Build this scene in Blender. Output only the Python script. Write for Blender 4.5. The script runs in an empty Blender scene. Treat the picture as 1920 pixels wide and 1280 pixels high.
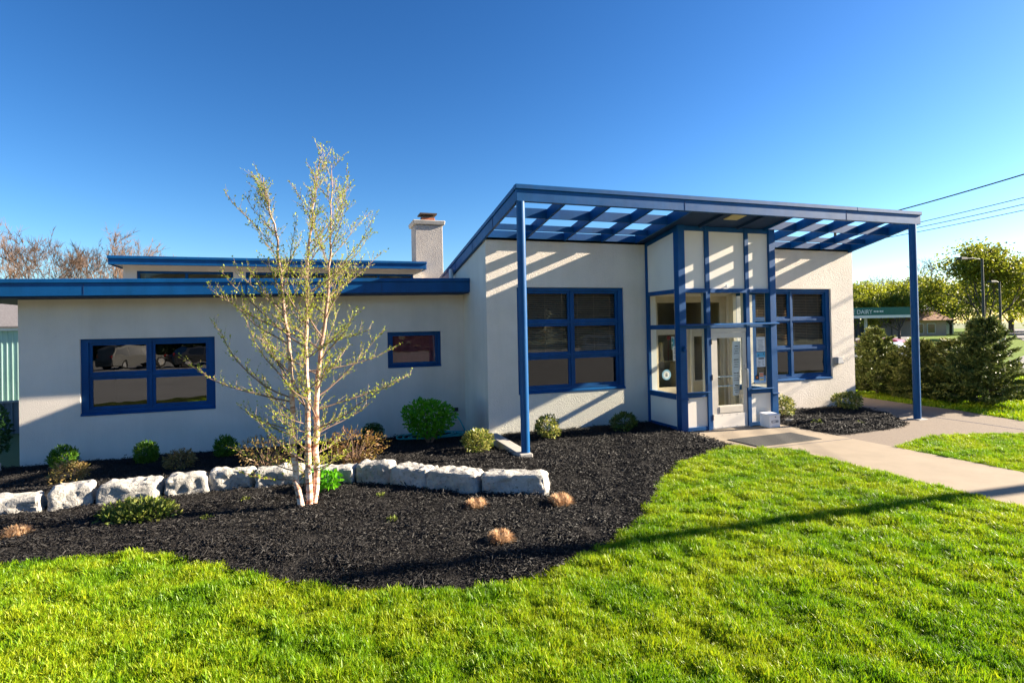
import bpy, bmesh, math, random
import numpy as np
from mathutils import Vector, Matrix, noise as mnoise

random.seed(7)
rng = np.random.default_rng(7)
SC = bpy.context.scene
COL = SC.collection
R = math.radians

# ------------------------------------------------------------------ camera
cam_d = bpy.data.cameras.new('camera')
cam = bpy.data.objects.new('camera', cam_d)
COL.objects.link(cam)
SC.camera = cam
cam_d.sensor_width = 36.0
cam_d.lens = 36.0 * 1044.43 / 1920.0
cam_d.shift_y = (607.17 - 640.0) / 1920.0
cam_d.clip_start = 0.05
cam_d.clip_end = 2000.0
yaw, pitch, roll = R(18.921), R(0.4966), R(1.1696)
fwd = Vector((math.sin(yaw)*math.cos(pitch), math.cos(yaw)*math.cos(pitch), math.sin(pitch)))
rgt = Vector((math.cos(yaw), -math.sin(yaw), 0.0))
dwn = -rgt.cross(fwd)
r2 = math.cos(roll)*rgt + math.sin(roll)*dwn
d2 = -math.sin(roll)*rgt + math.cos(roll)*dwn
m = Matrix((r2, -d2, -fwd)).transposed().to_4x4()
m.translation = (0, 0, 2.3)
cam.matrix_world = m

# ------------------------------------------------------------------ sky, sun, exposure
SUN_TO = Vector((1.0, -0.14, 0.425)).normalized()
SUN_EL = math.asin(SUN_TO.z)
SUN_AZ = math.atan2(SUN_TO.x, SUN_TO.y)          # clockwise from +Y
world = bpy.data.worlds.new('World')
SC.world = world
world.use_nodes = True
wn, wl = world.node_tree.nodes, world.node_tree.links
wn.clear()
w_out = wn.new('ShaderNodeOutputWorld')
w_bg = wn.new('ShaderNodeBackground')
w_sky = wn.new('ShaderNodeTexSky')
w_sky.sky_type = 'NISHITA'
w_sky.sun_disc = False
w_sky.sun_elevation = SUN_EL
w_sky.sun_rotation = SUN_AZ
w_sky.altitude = 200
w_sky.air_density = 1.0
w_sky.dust_density = 0.5
w_sky.ozone_density = 3.0
w_hs = wn.new('ShaderNodeHueSaturation')
w_hs.inputs['Saturation'].default_value = 1.22
w_hs.inputs['Hue'].default_value = 0.5
w_hs.inputs['Value'].default_value = 0.40
w_gm = wn.new('ShaderNodeGamma')
w_gm.inputs['Gamma'].default_value = 1.32
w_bg.inputs['Strength'].default_value = 0.092
wl.new(w_sky.outputs[0], w_hs.inputs['Color'])
wl.new(w_hs.outputs[0], w_gm.inputs['Color'])
wl.new(w_gm.outputs[0], w_bg.inputs['Color'])
wl.new(w_bg.outputs[0], w_out.inputs['Surface'])

sun_d = bpy.data.lights.new('sun', 'SUN')
sun_d.energy = 5.0
sun_d.angle = R(0.53)
sun_d.color = (1.0, 0.87, 0.69)
sun = bpy.data.objects.new('sun', sun_d)
COL.objects.link(sun)
sun.rotation_euler = SUN_TO.to_track_quat('Z', 'Y').to_euler()
sun.location = (30, -4, 20)

vs = SC.view_settings
vs.view_transform = 'Standard'
vs.look = 'None'
vs.exposure = 2.22
vs.gamma = 1.0
vs.use_curve_mapping = False
SC.cycles.max_bounces = 6
SC.cycles.transparent_max_bounces = 16
SC.cycles.use_adaptive_sampling = True

# ------------------------------------------------------------------ helpers
def origin_of(o):
    v = Vector((0, 0, 0))
    while o is not None:
        v += o.location
        o = o.parent
    return v

def tag(o, label=None, cat=None, group=None, kind=None):
    if label: o['label'] = label
    if cat: o['category'] = cat
    if group: o['group'] = group
    if kind: o['kind'] = kind
    return o

def thing(name, label, cat, loc=(0, 0, 0), group=None):
    o = bpy.data.objects.new(name, None)
    COL.objects.link(o)
    o.location = loc
    o.empty_display_size = 0.2
    return tag(o, label, cat, group)

def link_mesh(name, me, mat, parent=None, loc=(0, 0, 0)):
    o = bpy.data.objects.new(name, me)
    COL.objects.link(o)
    if mat is not None:
        if isinstance(mat, (list, tuple)):
            for q in mat: me.materials.append(q)
        else:
            me.materials.append(mat)
    o.parent = parent
    o.location = loc
    return o

def copy_tree(o, parent=None):
    c = o.copy()
    COL.objects.link(c)
    c.parent = parent
    for ch in list(o.children):
        copy_tree(ch, c)
    return c

def np_mesh(name, verts, faces, smooth=False, mat_idx=None):
    """verts (N,3), faces (M,k) numpy"""
    me = bpy.data.meshes.new(name)
    verts = np.asarray(verts, dtype=np.float32); faces = np.asarray(faces, dtype=np.int32)
    k = faces.shape[1]
    me.vertices.add(len(verts)); me.vertices.foreach_set('co', verts.ravel())
    me.loops.add(faces.size); me.loops.foreach_set('vertex_index', faces.ravel())
    me.polygons.add(len(faces))
    me.polygons.foreach_set('loop_start', np.arange(0, faces.size, k, dtype=np.int32))
    if smooth: me.polygons.foreach_set('use_smooth', np.ones(len(faces), dtype=bool))
    if mat_idx is not None: me.polygons.foreach_set('material_index', np.asarray(mat_idx, dtype=np.int32))
    me.update(calc_edges=True)
    me.validate()
    return me

class MB:
    def __init__(self): self.v = []; self.f = []
    def hexa(self, p):
        """p: bottom 4 (ccw from above) then top 4"""
        b = len(self.v); self.v += [tuple(q) for q in p]
        for q in ((3,2,1,0),(4,5,6,7),(0,1,5,4),(1,2,6,5),(2,3,7,6),(3,0,4,7)):
            self.f.append(tuple(b+i for i in q))
        return self
    def box(self, x0, x1, y0, y1, z0, z1):
        return self.hexa([(x0,y0,z0),(x1,y0,z0),(x1,y1,z0),(x0,y1,z0),(x0,y0,z1),(x1,y0,z1),(x1,y1,z1),(x0,y1,z1)])
    def quad(self, a, b, c, d):
        i = len(self.v); self.v += [tuple(a), tuple(b), tuple(c), tuple(d)]; self.f.append((i,i+1,i+2,i+3)); return self
    def prism(self, poly, axis, a, b):
        """poly in the two remaining axes, extruded a..b along axis (0,1,2)"""
        def pt(u, w, t):
            q = [u, w]; q.insert(axis, t); return tuple(q)
        n = len(poly); i = len(self.v)
        self.v += [pt(u, w, a) for u, w in poly] + [pt(u, w, b) for u, w in poly]
        self.f.append(tuple(i+j for j in range(n)))
        self.f.append(tuple(i+n+j for j in reversed(range(n))))
        for j in range(n):
            k = (j+1) % n
            self.f.append((i+k, i+j, i+n+j, i+n+k))
        return self
    def tube(self, pts, rad, n=8, cap=True):
        pts = [Vector(p) for p in pts]
        if not hasattr(rad, '__len__'): rad = [rad]*len(pts)
        i0 = len(self.v); prev = None
        for i, p in enumerate(pts):
            t = (pts[min(i+1, len(pts)-1)] - pts[max(i-1, 0)])
            if t.length < 1e-9: t = Vector((0, 0, 1))
            t.normalize()
            u = prev if prev is not None else (Vector((1, 0, 0)) if abs(t.x) < 0.9 else Vector((0, 1, 0)))
            u = (u - t*u.dot(t)); u.normalize(); prev = u
            w = t.cross(u)
            for j in range(n):
                a = 2*math.pi*j/n
                self.v.append(tuple(p + rad[i]*(math.cos(a)*u + math.sin(a)*w)))
        for i in range(len(pts)-1):
            for j in range(n):
                a = i0+i*n+j; b = i0+i*n+(j+1) % n
                self.f.append((a, b, b+n, a+n))
        if cap:
            self.f.append(tuple(i0+j for j in reversed(range(n))))
            e = i0+(len(pts)-1)*n
            self.f.append(tuple(e+j for j in range(n)))
        return self
    def cyl(self, a, b, r, n=16, r2=None):
        return self.tube([a, b], [r, r if r2 is None else r2], n)
    def mesh(self, name, off=(0, 0, 0), smooth=False, bevel=0.0, seg=1):
        me = bpy.data.meshes.new(name)
        ox, oy, oz = off
        me.from_pydata([(x-ox, y-oy, z-oz) for x, y, z in self.v], [], self.f)
        bm = bmesh.new(); bm.from_mesh(me)
        bmesh.ops.recalc_face_normals(bm, faces=bm.faces)
        if bevel > 0:
            es = [e for e in bm.edges if len(e.link_faces) == 2 and e.calc_face_angle(0) > 0.6]
            bmesh.ops.bevel(bm, geom=es, offset=bevel, segments=seg, affect='EDGES', profile=0.6)
        bm.to_mesh(me); bm.free()
        if smooth:
            for p in me.polygons: p.use_smooth = True
            try: me.set_sharp_from_angle(angle=R(40))
            except Exception: pass
        return me
    def build(self, name, mat, parent=None, smooth=False, bevel=0.0, seg=1):
        off = origin_of(parent) if parent is not None else Vector((0, 0, 0))
        return link_mesh(name, self.mesh(name, off, smooth, bevel, seg), mat, parent)
    def lone(self, name, mat, loc, **kw):
        """a top-level mesh with its origin at loc; vertices are given in world space"""
        return link_mesh(name, self.mesh(name, loc, **kw), mat, None, loc)

# ------------------------------------------------------------------ materials
def new_mat(name):
    mt = bpy.data.materials.new(name); mt.use_nodes = True
    nt = mt.node_tree; nt.nodes.clear()
    out = nt.nodes.new('ShaderNodeOutputMaterial')
    return mt, nt, out

def N(nt, t, **kw):
    n = nt.nodes.new(t)
    for k, v in kw.items(): setattr(n, k, v)
    return n

def noise_n(nt, vec, scale, detail=3.0, rough=0.55):
    n = N(nt, 'ShaderNodeTexNoise'); n.inputs['Scale'].default_value = scale
    n.inputs['Detail'].default_value = detail; n.inputs['Roughness'].default_value = rough
    if vec is not None: nt.links.new(vec, n.inputs['Vector'])
    return n

def ramp(nt, fac, stops):
    r = N(nt, 'ShaderNodeValToRGB'); el = r.color_ramp.elements
    while len(el) > 1: el.remove(el[-1])
    el[0].position = stops[0][0]; el[0].color = (*stops[0][1], 1)
    for p, c in stops[1:]:
        e = el.new(p); e.color = (*c, 1)
    nt.links.new(fac, r.inputs['Fac'])
    return r

def surf(name, c1, c2=None, scale=6.0, rough=0.7, bump=None, spec=0.4, metal=0.0, coat=0.0, detail=4.0, bump2=None, rough_var=0.0, c3=None, streak=0.0, scuff=None):
    """procedural surface: noise-mixed colours, optional bump (scale, strength, distance)"""
    mt, nt, out = new_mat(name)
    b = N(nt, 'ShaderNodeBsdfPrincipled'); nt.links.new(b.outputs[0], out.inputs[0])
    tc = N(nt, 'ShaderNodeNewGeometry'); vec = tc.outputs['Position']
    c2 = c2 or tuple(x*0.82 for x in c1)
    n = noise_n(nt, vec, scale, detail)
    st = [(0.3, c2), (0.68, c1)]
    if c3: st.append((0.8, c3))
    r = ramp(nt, n.outputs['Fac'], st)
    col = r.outputs['Color']
    if streak:
        mp = N(nt, 'ShaderNodeMapping'); mp.inputs['Scale'].default_value = (3.0, 3.0, 0.35); nt.links.new(vec, mp.inputs['Vector'])
        ns = noise_n(nt, mp.outputs[0], 1.0, 6, 0.65); rs_ = ramp(nt, ns.outputs['Fac'], [(0.30, (1-streak, 1-streak, 1-streak*1.15)), (0.62, (1, 1, 1))])
        mx = N(nt, 'ShaderNodeMix', data_type='RGBA', blend_type='MULTIPLY'); mx.inputs['Factor'].default_value = 1.0
        nt.links.new(col, mx.inputs['A']); nt.links.new(rs_.outputs[0], mx.inputs['B']); col = mx.outputs['Result']
    if scuff:
        ns = noise_n(nt, vec, scuff[0], 5, 0.7); rs_ = ramp(nt, ns.outputs['Fac'], [(scuff[1], (0, 0, 0)), (scuff[1]+.04, (1, 1, 1))])
        mx = N(nt, 'ShaderNodeMix', data_type='RGBA'); nt.links.new(rs_.outputs[0], mx.inputs['Factor'])
        nt.links.new(col, mx.inputs['A']); mx.inputs['B'].default_value = (*scuff[2], 1); col = mx.outputs['Result']
    nt.links.new(col, b.inputs['Base Color'])
    b.inputs['Roughness'].default_value = rough
    b.inputs['Specular IOR Level'].default_value = spec
    b.inputs['Metallic'].default_value = metal
    b.inputs['Coat Weight'].default_value = coat
    if rough_var:
        mr = N(nt, 'ShaderNodeMapRange'); n3 = noise_n(nt, vec, scale*3, 3)
        mr.inputs['To Min'].default_value = rough - rough_var; mr.inputs['To Max'].default_value = rough + rough_var
        nt.links.new(n3.outputs['Fac'], mr.inputs['Value']); nt.links.new(mr.outputs[0], b.inputs['Roughness'])
    last = None
    for bp in (bump, bump2):
        if not bp: continue
        nb = noise_n(nt, vec, bp[0], 4)
        bn = N(nt, 'ShaderNodeBump'); bn.inputs['Strength'].default_value = bp[1]; bn.inputs['Distance'].default_value = bp[2]
        nt.links.new(nb.outputs['Fac'], bn.inputs['Height'])
        if last: nt.links.new(last.outputs[0], bn.inputs['Normal'])
        last = bn
    if last: nt.links.new(last.outputs[0], b.inputs['Normal'])
    return mt

def leaf_mat(name, cols, trans=0.35, rough=0.5, patch=0.0, spec=0.3):
    """leaves: colour picked per leaf (random per island / per instance), some light shining through"""
    mt, nt, out = new_mat(name)
    g = N(nt, 'ShaderNodeNewGeometry'); oi = N(nt, 'ShaderNodeObjectInfo')
    ad = N(nt, 'ShaderNodeMath', operation='ADD'); fr = N(nt, 'ShaderNodeMath', operation='FRACT')
    nt.links.new(g.outputs['Random Per Island'], ad.inputs[0]); nt.links.new(oi.outputs['Random'], ad.inputs[1])
    nt.links.new(ad.outputs[0], fr.inputs[0])
    fac = fr.outputs[0]
    if patch > 0:
        nz = noise_n(nt, g.outputs['Position'], patch, 3)
        mx = N(nt, 'ShaderNodeMath', operation='MULTIPLY_ADD')
        nt.links.new(fac, mx.inputs[0]); mx.inputs[1].default_value = 0.45
        mr = N(nt, 'ShaderNodeMapRange'); mr.inputs['From Min'].default_value = 0.3; mr.inputs['From Max'].default_value = 0.7
        mr.inputs['To Max'].default_value = 0.55
        nt.links.new(nz.outputs['Fac'], mr.inputs['Value']); nt.links.new(mr.outputs[0], mx.inputs[2])
        fac = mx.outputs[0]
    n = len(cols)
    r = ramp(nt, fac, [(i/max(1, n-1), c) for i, c in enumerate(cols)])
    b = N(nt, 'ShaderNodeBsdfPrincipled'); b.inputs['Roughness'].default_value = rough
    b.inputs['Specular IOR Level'].default_value = spec
    t = N(nt, 'ShaderNodeBsdfTranslucent'); mix = N(nt, 'ShaderNodeMixShader'); mix.inputs[0].default_value = trans
    nt.links.new(r.outputs[0], b.inputs['Base Color']); nt.links.new(r.outputs[0], t.inputs['Color'])
    nt.links.new(b.outputs[0], mix.inputs[1]); nt.links.new(t.outputs[0], mix.inputs[2]); nt.links.new(mix.outputs[0], out.inputs[0])
    return mt

def glass_mat(name, tint=(0.8, 0.84, 0.82), refl=1.0, wave=0.0, wscale=1.2, base=0.02):
    mt, nt, out = new_mat(name)
    tr = N(nt, 'ShaderNodeBsdfTransparent'); tr.inputs['Color'].default_value = (*tint, 1)
    gl = N(nt, 'ShaderNodeBsdfGlossy'); gl.inputs['Roughness'].default_value = 0.0
    fr = N(nt, 'ShaderNodeFresnel'); fr.inputs['IOR'].default_value = 1.52
    mr = N(nt, 'ShaderNodeMath', operation='MULTIPLY_ADD'); mr.inputs[1].default_value = refl; mr.inputs[2].default_value = base; mr.use_clamp = True
    mix = N(nt, 'ShaderNodeMixShader')
    geo = N(nt, 'ShaderNodeNewGeometry')             # reflect at the outer face only; the inner face just lets light through
    inv = N(nt, 'ShaderNodeMath', operation='SUBTRACT'); inv.inputs[0].default_value = 1.0; nt.links.new(geo.outputs['Backfacing'], inv.inputs[1])
    one = N(nt, 'ShaderNodeMath', operation='MULTIPLY')
    nt.links.new(fr.outputs[0], mr.inputs[0]); nt.links.new(mr.outputs[0], one.inputs[0]); nt.links.new(inv.outputs[0], one.inputs[1])
    nt.links.new(one.outputs[0], mix.inputs[0])
    nt.links.new(tr.outputs[0], mix.inputs[1]); nt.links.new(gl.outputs[0], mix.inputs[2]); nt.links.new(mix.outputs[0], out.inputs[0])
    if wave:
        g = N(nt, 'ShaderNodeNewGeometry'); nz = noise_n(nt, g.outputs['Position'], wscale, 1.0)
        bn = N(nt, 'ShaderNodeBump'); bn.inputs['Strength'].default_value = wave; bn.inputs['Distance'].default_value = 0.02
        nt.links.new(nz.outputs['Fac'], bn.inputs['Height']); nt.links.new(bn.outputs[0], gl.inputs['Normal'])
    return mt

M = {}
M['stucco'] = surf('stucco', (0.79, 0.715, 0.625), (0.70, 0.635, 0.555), 1.3, 0.9, (42, 0.9, 0.016), 0.12, bump2=(120, 0.6, 0.006), streak=0.06, scuff=(7, 0.76, (0.45, 0.41, 0.36)))
M['smooth_stucco'] = surf('smooth_stucco', (0.80, 0.725, 0.635), (0.71, 0.645, 0.565), 1.1, 0.88, (55, 0.6, 0.010), 0.12, streak=0.07, scuff=(5, 0.76, (0.50, 0.46, 0.41)))
M['panel'] = surf('panel', (0.79, 0.73, 0.64), (0.75, 0.69, 0.61), 2.0, 0.7, (90, 0.12, 0.002), 0.25)
M['blue'] = surf('blue_paint', (0.001, 0.078, 0.25), (0.001, 0.061, 0.205), 3.0, 0.5, (25, 0.12, 0.003), 0.22, rough_var=0.08, streak=0.25, scuff=(13, 0.72, (0.10, 0.20, 0.34)))
M['blue_metal'] = surf('blue_metal', (0.001, 0.085, 0.26), (0.001, 0.066, 0.215), 2.2, 0.45, (6, 0.12, 0.006), 0.26, rough_var=0.1, streak=0.22, scuff=(11, 0.73, (0.16, 0.26, 0.38)))
M['seam'] = surf('seam_dark', (0.004, 0.02, 0.08), rough=0.6)
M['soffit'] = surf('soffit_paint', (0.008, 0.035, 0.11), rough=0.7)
M['cream'] = surf('cream_paint', (0.66, 0.60, 0.46), (0.60, 0.54, 0.41), 3, 0.55)
M['white'] = surf('white_paint', (0.78, 0.77, 0.73), (0.72, 0.71, 0.68), 4, 0.5)
M['door'] = surf('door_paint', (0.60, 0.545, 0.46), (0.54, 0.49, 0.42), 5, 0.5, (70, 0.08, 0.002))
M['tan'] = surf('tan_wood', (0.52, 0.42, 0.25), (0.45, 0.36, 0.21), 5, 0.5)
M['tan_frame'] = surf('tan_frame', (0.58, 0.49, 0.35), rough=0.5)
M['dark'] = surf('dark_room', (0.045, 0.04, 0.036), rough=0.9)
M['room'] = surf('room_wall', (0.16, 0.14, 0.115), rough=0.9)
M['blind'] = surf('blind_slat', (0.55, 0.35, 0.22), (0.45, 0.285, 0.18), 8, 0.5)
M['roofing'] = surf('roofing', (0.12, 0.12, 0.12), rough=0.95)
M['concrete'] = surf('concrete', (0.295, 0.24, 0.175), (0.25, 0.203, 0.148), 2.2, 0.85, (60, 0.35, 0.004), 0.25, detail=8, bump2=(9, 0.2, 0.006), scuff=(3.2, 0.66, (0.24, 0.195, 0.145)))
M['concrete_grey'] = surf('concrete_grey', (0.391, 0.3655, 0.3315), (0.323, 0.306, 0.2805), 6, 0.9, (50, 0.4, 0.004), 0.2, detail=7)
M['aggregate'] = surf('aggregate', (0.2125, 0.17, 0.1318), (0.153, 0.1232, 0.09775), 45, 0.9, (120, 0.6, 0.004), 0.25, detail=6, bump2=(6, 0.25, 0.01))
M['asphalt'] = surf('asphalt', (0.25, 0.245, 0.24), (0.20, 0.197, 0.195), 0.35, 0.9, (140, 0.4, 0.004), 0.3, detail=9, scuff=(0.5, 0.62, (0.13, 0.128, 0.126)))
M['road'] = surf('road_asphalt', (0.16, 0.15, 0.15), (0.12, 0.115, 0.115), 1.2, 0.9, detail=6)
M['mat'] = surf('rubber_mat', (0.035, 0.034, 0.033), (0.022, 0.022, 0.022), 30, 0.85, (160, 0.7, 0.004))
M['terracotta'] = surf('terracotta', (0.42, 0.14, 0.07), rough=0.8)
M['rust'] = surf('cap_metal', (0.05, 0.045, 0.042), (0.10, 0.06, 0.04), 9, 0.7)
M['pvc'] = surf('pvc', (0.8, 0.8, 0.78), rough=0.4)
M['steel'] = surf('steel', (0.5, 0.5, 0.5), rough=0.3, metal=0.9)
M['dark_metal'] = surf('dark_metal', (0.03, 0.032, 0.036), rough=0.45)
M['grey_metal'] = surf('grey_metal', (0.30, 0.31, 0.32), rough=0.5)
M['chrome'] = surf('chrome_bar', (0.62, 0.66, 0.62), rough=0.25, metal=0.6)
M['hose'] = surf('hose_vinyl', (0.012, 0.34, 0.36), (0.009, 0.26, 0.28), 12, 0.38)
M['paper'] = surf('paper', (0.72, 0.76, 0.80), rough=0.8)
M['paper_w'] = surf('paper_white', (0.78, 0.78, 0.76), rough=0.8)
M['ink'] = surf('ink', (0.02, 0.02, 0.025), rough=0.8)
M['ink_g'] = surf('ink_grey', (0.22, 0.25, 0.28), rough=0.8)
M['sky_blue'] = surf('print_blue', (0.10, 0.42, 0.68), rough=0.6)
M['teal'] = surf('print_teal', (0.02, 0.30, 0.26), rough=0.6)
M['red'] = surf('print_red', (0.50, 0.02, 0.03), rough=0.6)
M['orange'] = surf('print_orange', (0.70, 0.16, 0.03), rough=0.6)
M['yellow'] = surf('print_yellow', (0.75, 0.50, 0.08), rough=0.6)
M['box_white'] = surf('white_plastic', (0.80, 0.80, 0.80), (0.76, 0.76, 0.76), 6, 0.4)
M['green_sign'] = surf('sign_green', (0.008, 0.13, 0.10), rough=0.5)
M['shed_teal'] = surf('shed_teal', (0.391, 0.561, 0.51), (0.34, 0.51, 0.4675), 2, 0.5)
M['shed_grey'] = surf('shed_grey', (0.16, 0.19, 0.23), (0.13, 0.155, 0.19), 2, 0.5)
M['shingle'] = surf('shingle', (0.17, 0.16, 0.165), (0.12, 0.11, 0.115), 14, 0.95, (60, 0.4, 0.01))
M['brown_roof'] = surf('brown_roof', (0.26, 0.14, 0.085), (0.20, 0.11, 0.07), 2, 0.9)
M['brick'] = surf('brick_far', (0.40, 0.30, 0.24), rough=0.9)
M['far_white'] = surf('far_white', (0.60, 0.63, 0.66), (0.52, 0.55, 0.58), 1, 0.8)
M['wire'] = surf('wire', (0.015, 0.015, 0.016), rough=0.6)
M['pole_wood'] = surf('pole_wood', (0.16, 0.12, 0.085), (0.11, 0.08, 0.06), 6, 0.9, (40, 0.4, 0.006))
M['tyre'] = surf('tyre', (0.015, 0.015, 0.016), rough=0.8)
M['rim'] = surf('rim', (0.55, 0.55, 0.56), rough=0.3, metal=0.8)
M['car_grey'] = surf('car_paint_grey', (0.12, 0.12, 0.115), rough=0.6)
M['car_black'] = surf('car_paint_black', (0.012, 0.013, 0.018), rough=0.3, coat=0.8)
M['car_white'] = surf('car_paint_white', (0.72, 0.73, 0.74), rough=0.3, coat=0.6)
M['car_red'] = surf('car_paint_red', (0.45, 0.03, 0.025), rough=0.3, coat=0.6)
M['car_glass'] = surf('car_glass', (0.01, 0.012, 0.014), rough=0.08, spec=0.8)
M['lamp_red'] = surf('tail_lamp', (0.35, 0.01, 0.01), rough=0.2)
M['lamp_clear'] = surf('lamp_clear', (0.7, 0.7, 0.7), rough=0.15)
M['glass'] = glass_mat('window_glass', (0.88, 0.90, 0.89), 1.1, 0.05, 2.6, 0.01)
M['glass_old'] = glass_mat('wavy_glass', (0.70, 0.74, 0.74), 2.1, 0.05, 2.8, 0.03)
M['glass_clear'] = glass_mat('clear_glass', (0.95, 0.965, 0.95), 0.35, 0.02, 2.0, 0.0)
M['bark'] = surf('bark', (0.13, 0.105, 0.085), (0.075, 0.06, 0.05), 10, 0.95, (30, 0.6, 0.02))
M['bare_bark'] = surf('bare_bark', (0.15, 0.095, 0.065), (0.10, 0.063, 0.045), 4, 0.95)
M['twig'] = surf('twig', (0.24, 0.15, 0.10), (0.16, 0.10, 0.07), 20, 0.85)
M['limestone'] = None

def limestone_mat():
    mt, nt, out = new_mat('limestone')
    b = N(nt, 'ShaderNodeBsdfPrincipled'); nt.links.new(b.outputs[0], out.inputs[0])
    g = N(nt, 'ShaderNodeNewGeometry'); v = g.outputs['Position']
    n1 = noise_n(nt, v, 3.0, 6, 0.6); r1 = ramp(nt, n1.outputs['Fac'], [(0.3, (0.28, 0.27, 0.25)), (0.55, (0.41, 0.39, 0.355)), (0.75, (0.52, 0.495, 0.455))])
    n2 = noise_n(nt, v, 26, 5, 0.65); r2 = ramp(nt, n2.outputs['Fac'], [(0.30, (0.35, 0.33, 0.30)), (0.44, (1, 1, 1))])
    mx = N(nt, 'ShaderNodeMix', data_type='RGBA', blend_type='MULTIPLY'); mx.inputs['Factor'].default_value = 0.8
    nt.links.new(r1.outputs[0], mx.inputs['A']); nt.links.new(r2.outputs[0], mx.inputs['B']); nt.links.new(mx.outputs['Result'], b.inputs['Base Color'])
    b.inputs['Roughness'].default_value = 0.92; b.inputs['Specular IOR Level'].default_value = 0.2
    nb = noise_n(nt, v, 18, 6, 0.65); bn = N(nt, 'ShaderNodeBump'); bn.inputs['Strength'].default_value = 0.8; bn.inputs['Distance'].default_value = 0.03
    nt.links.new(nb.outputs['Fac'], bn.inputs['Height'])
    nb2 = noise_n(nt, v, 80, 4); bn2 = N(nt, 'ShaderNodeBump'); bn2.inputs['Strength'].default_value = 0.4; bn2.inputs['Distance'].default_value = 0.006
    nt.links.new(nb2.outputs['Fac'], bn2.inputs['Height']); nt.links.new(bn.outputs[0], bn2.inputs['Normal']); nt.links.new(bn2.outputs[0], b.inputs['Normal'])
    return mt
M['limestone'] = limestone_mat()

def birch_mat():
    mt, nt, out = new_mat('birch_bark')
    b = N(nt, 'ShaderNodeBsdfPrincipled'); nt.links.new(b.outputs[0], out.inputs[0])
    g = N(nt, 'ShaderNodeNewGeometry'); v = g.outputs['Position']
    mp = N(nt, 'ShaderNodeMapping'); mp.inputs['Scale'].default_value = (9, 9, 26); nt.links.new(v, mp.inputs['Vector'])
    n1 = noise_n(nt, mp.outputs[0], 1.0, 4, 0.6)
    r1 = ramp(nt, n1.outputs['Fac'], [(0.34, (0.10, 0.05, 0.035)), (0.42, (0.42, 0.17, 0.09)), (0.50, (0.62, 0.43, 0.33)), (0.64, (0.74, 0.63, 0.55))])
    # darker reddish brown bark towards the thin tops
    sp = N(nt, 'ShaderNodeSeparateXYZ'); nt.links.new(v, sp.inputs[0])
    mr = N(nt, 'ShaderNodeMapRange'); mr.inputs['From Min'].default_value = 0.9; mr.inputs['From Max'].default_value = 2.3; mr.inputs['To Max'].default_value = 0.85
    nt.links.new(sp.outputs['Z'], mr.inputs['Value'])
    mx = N(nt, 'ShaderNodeMix', data_type='RGBA'); nt.links.new(mr.outputs[0], mx.inputs['Factor'])
    nt.links.new(r1.outputs[0], mx.inputs['A']); mx.inputs['B'].default_value = (0.30, 0.19, 0.14, 1)
    nt.links.new(mx.outputs['Result'], b.inputs['Base Color'])
    b.inputs['Roughness'].default_value = 0.75
    bn = N(nt, 'ShaderNodeBump'); bn.inputs['Strength'].default_value = 0.6; bn.inputs['Distance'].default_value = 0.006
    nt.links.new(n1.outputs['Fac'], bn.inputs['Height']); nt.links.new(bn.outputs[0], b.inputs['Normal'])
    return mt
M['birch'] = birch_mat()
M['soil'] = surf('mulch_soil', (0.020, 0.017, 0.015), (0.008, 0.007, 0.006), 60, 0.9, (70, 1.0, 0.03), 0.3, bump2=(18, 0.6, 0.04))
M['mulch'] = leaf_mat('mulch_chip', [(0.00595, 0.0051, 0.0051), (0.0119, 0.0102, 0.00935), (0.0085, 0.00765, 0.00765), (0.0204, 0.01615, 0.0136), (0.0068, 0.00595, 0.00595)], trans=0.0, rough=0.68, spec=0.35)
M['grass'] = leaf_mat('grass_blade', [(0.035, 0.125, 0.003), (0.12, 0.26, 0.004), (0.22, 0.36, 0.005), (0.38, 0.42, 0.012), (0.16, 0.30, 0.004)], trans=0.40, rough=0.45, patch=1.3, spec=0.35)
M['turf'] = surf('turf', (0.065, 0.085, 0.010), (0.03, 0.045, 0.006), 2.2, 0.95, (60, 1.0, 0.05), 0.1, detail=8)
M['far_lawn'] = surf('far_lawn', (0.135, 0.195, 0.0225), (0.0825, 0.1425, 0.015), 0.5, 0.95, (12, 0.8, 0.05), 0.1, detail=8)
M['ground'] = surf('ground_soil', (0.13, 0.15, 0.05), (0.09, 0.11, 0.035), 0.2, 0.95, detail=8)
M['birch_leaf'] = leaf_mat('birch_leaf', [(0.19, 0.27, 0.018), (0.32, 0.40, 0.025), (0.45, 0.47, 0.035), (0.24, 0.33, 0.02)], 0.5)
M['thuja'] = leaf_mat('thuja_leaf', [(0.03, 0.10, 0.008), (0.07, 0.18, 0.012), (0.16, 0.26, 0.02)], 0.3)
M['thuja_yel'] = leaf_mat('thuja_yellow', [(0.10, 0.12, 0.02), (0.22, 0.17, 0.04), (0.06, 0.10, 0.015)], 0.25)
M['brown_leaf'] = leaf_mat('brown_leaf', [(0.14, 0.09, 0.03), (0.25, 0.16, 0.06), (0.16, 0.15, 0.035), (0.36, 0.26, 0.11)], 0.25)
M['rust_leaf'] = leaf_mat('rust_leaf', [(0.20, 0.10, 0.04), (0.28, 0.15, 0.05), (0.24, 0.19, 0.03), (0.12, 0.06, 0.03)], 0.3)
M['boxwood'] = leaf_mat('boxwood_leaf', [(0.015, 0.06, 0.008), (0.03, 0.10, 0.01), (0.05, 0.14, 0.015)], 0.2, 0.4)
M['bright'] = leaf_mat('bright_leaf', [(0.05, 0.22, 0.008), (0.10, 0.35, 0.01), (0.17, 0.45, 0.015)], 0.45, 0.4)
M['varieg'] = leaf_mat('variegated_leaf', [(0.05, 0.10, 0.012), (0.13, 0.17, 0.02), (0.42, 0.38, 0.12), (0.30, 0.30, 0.06), (0.08, 0.13, 0.015)], 0.3, 0.4)
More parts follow.
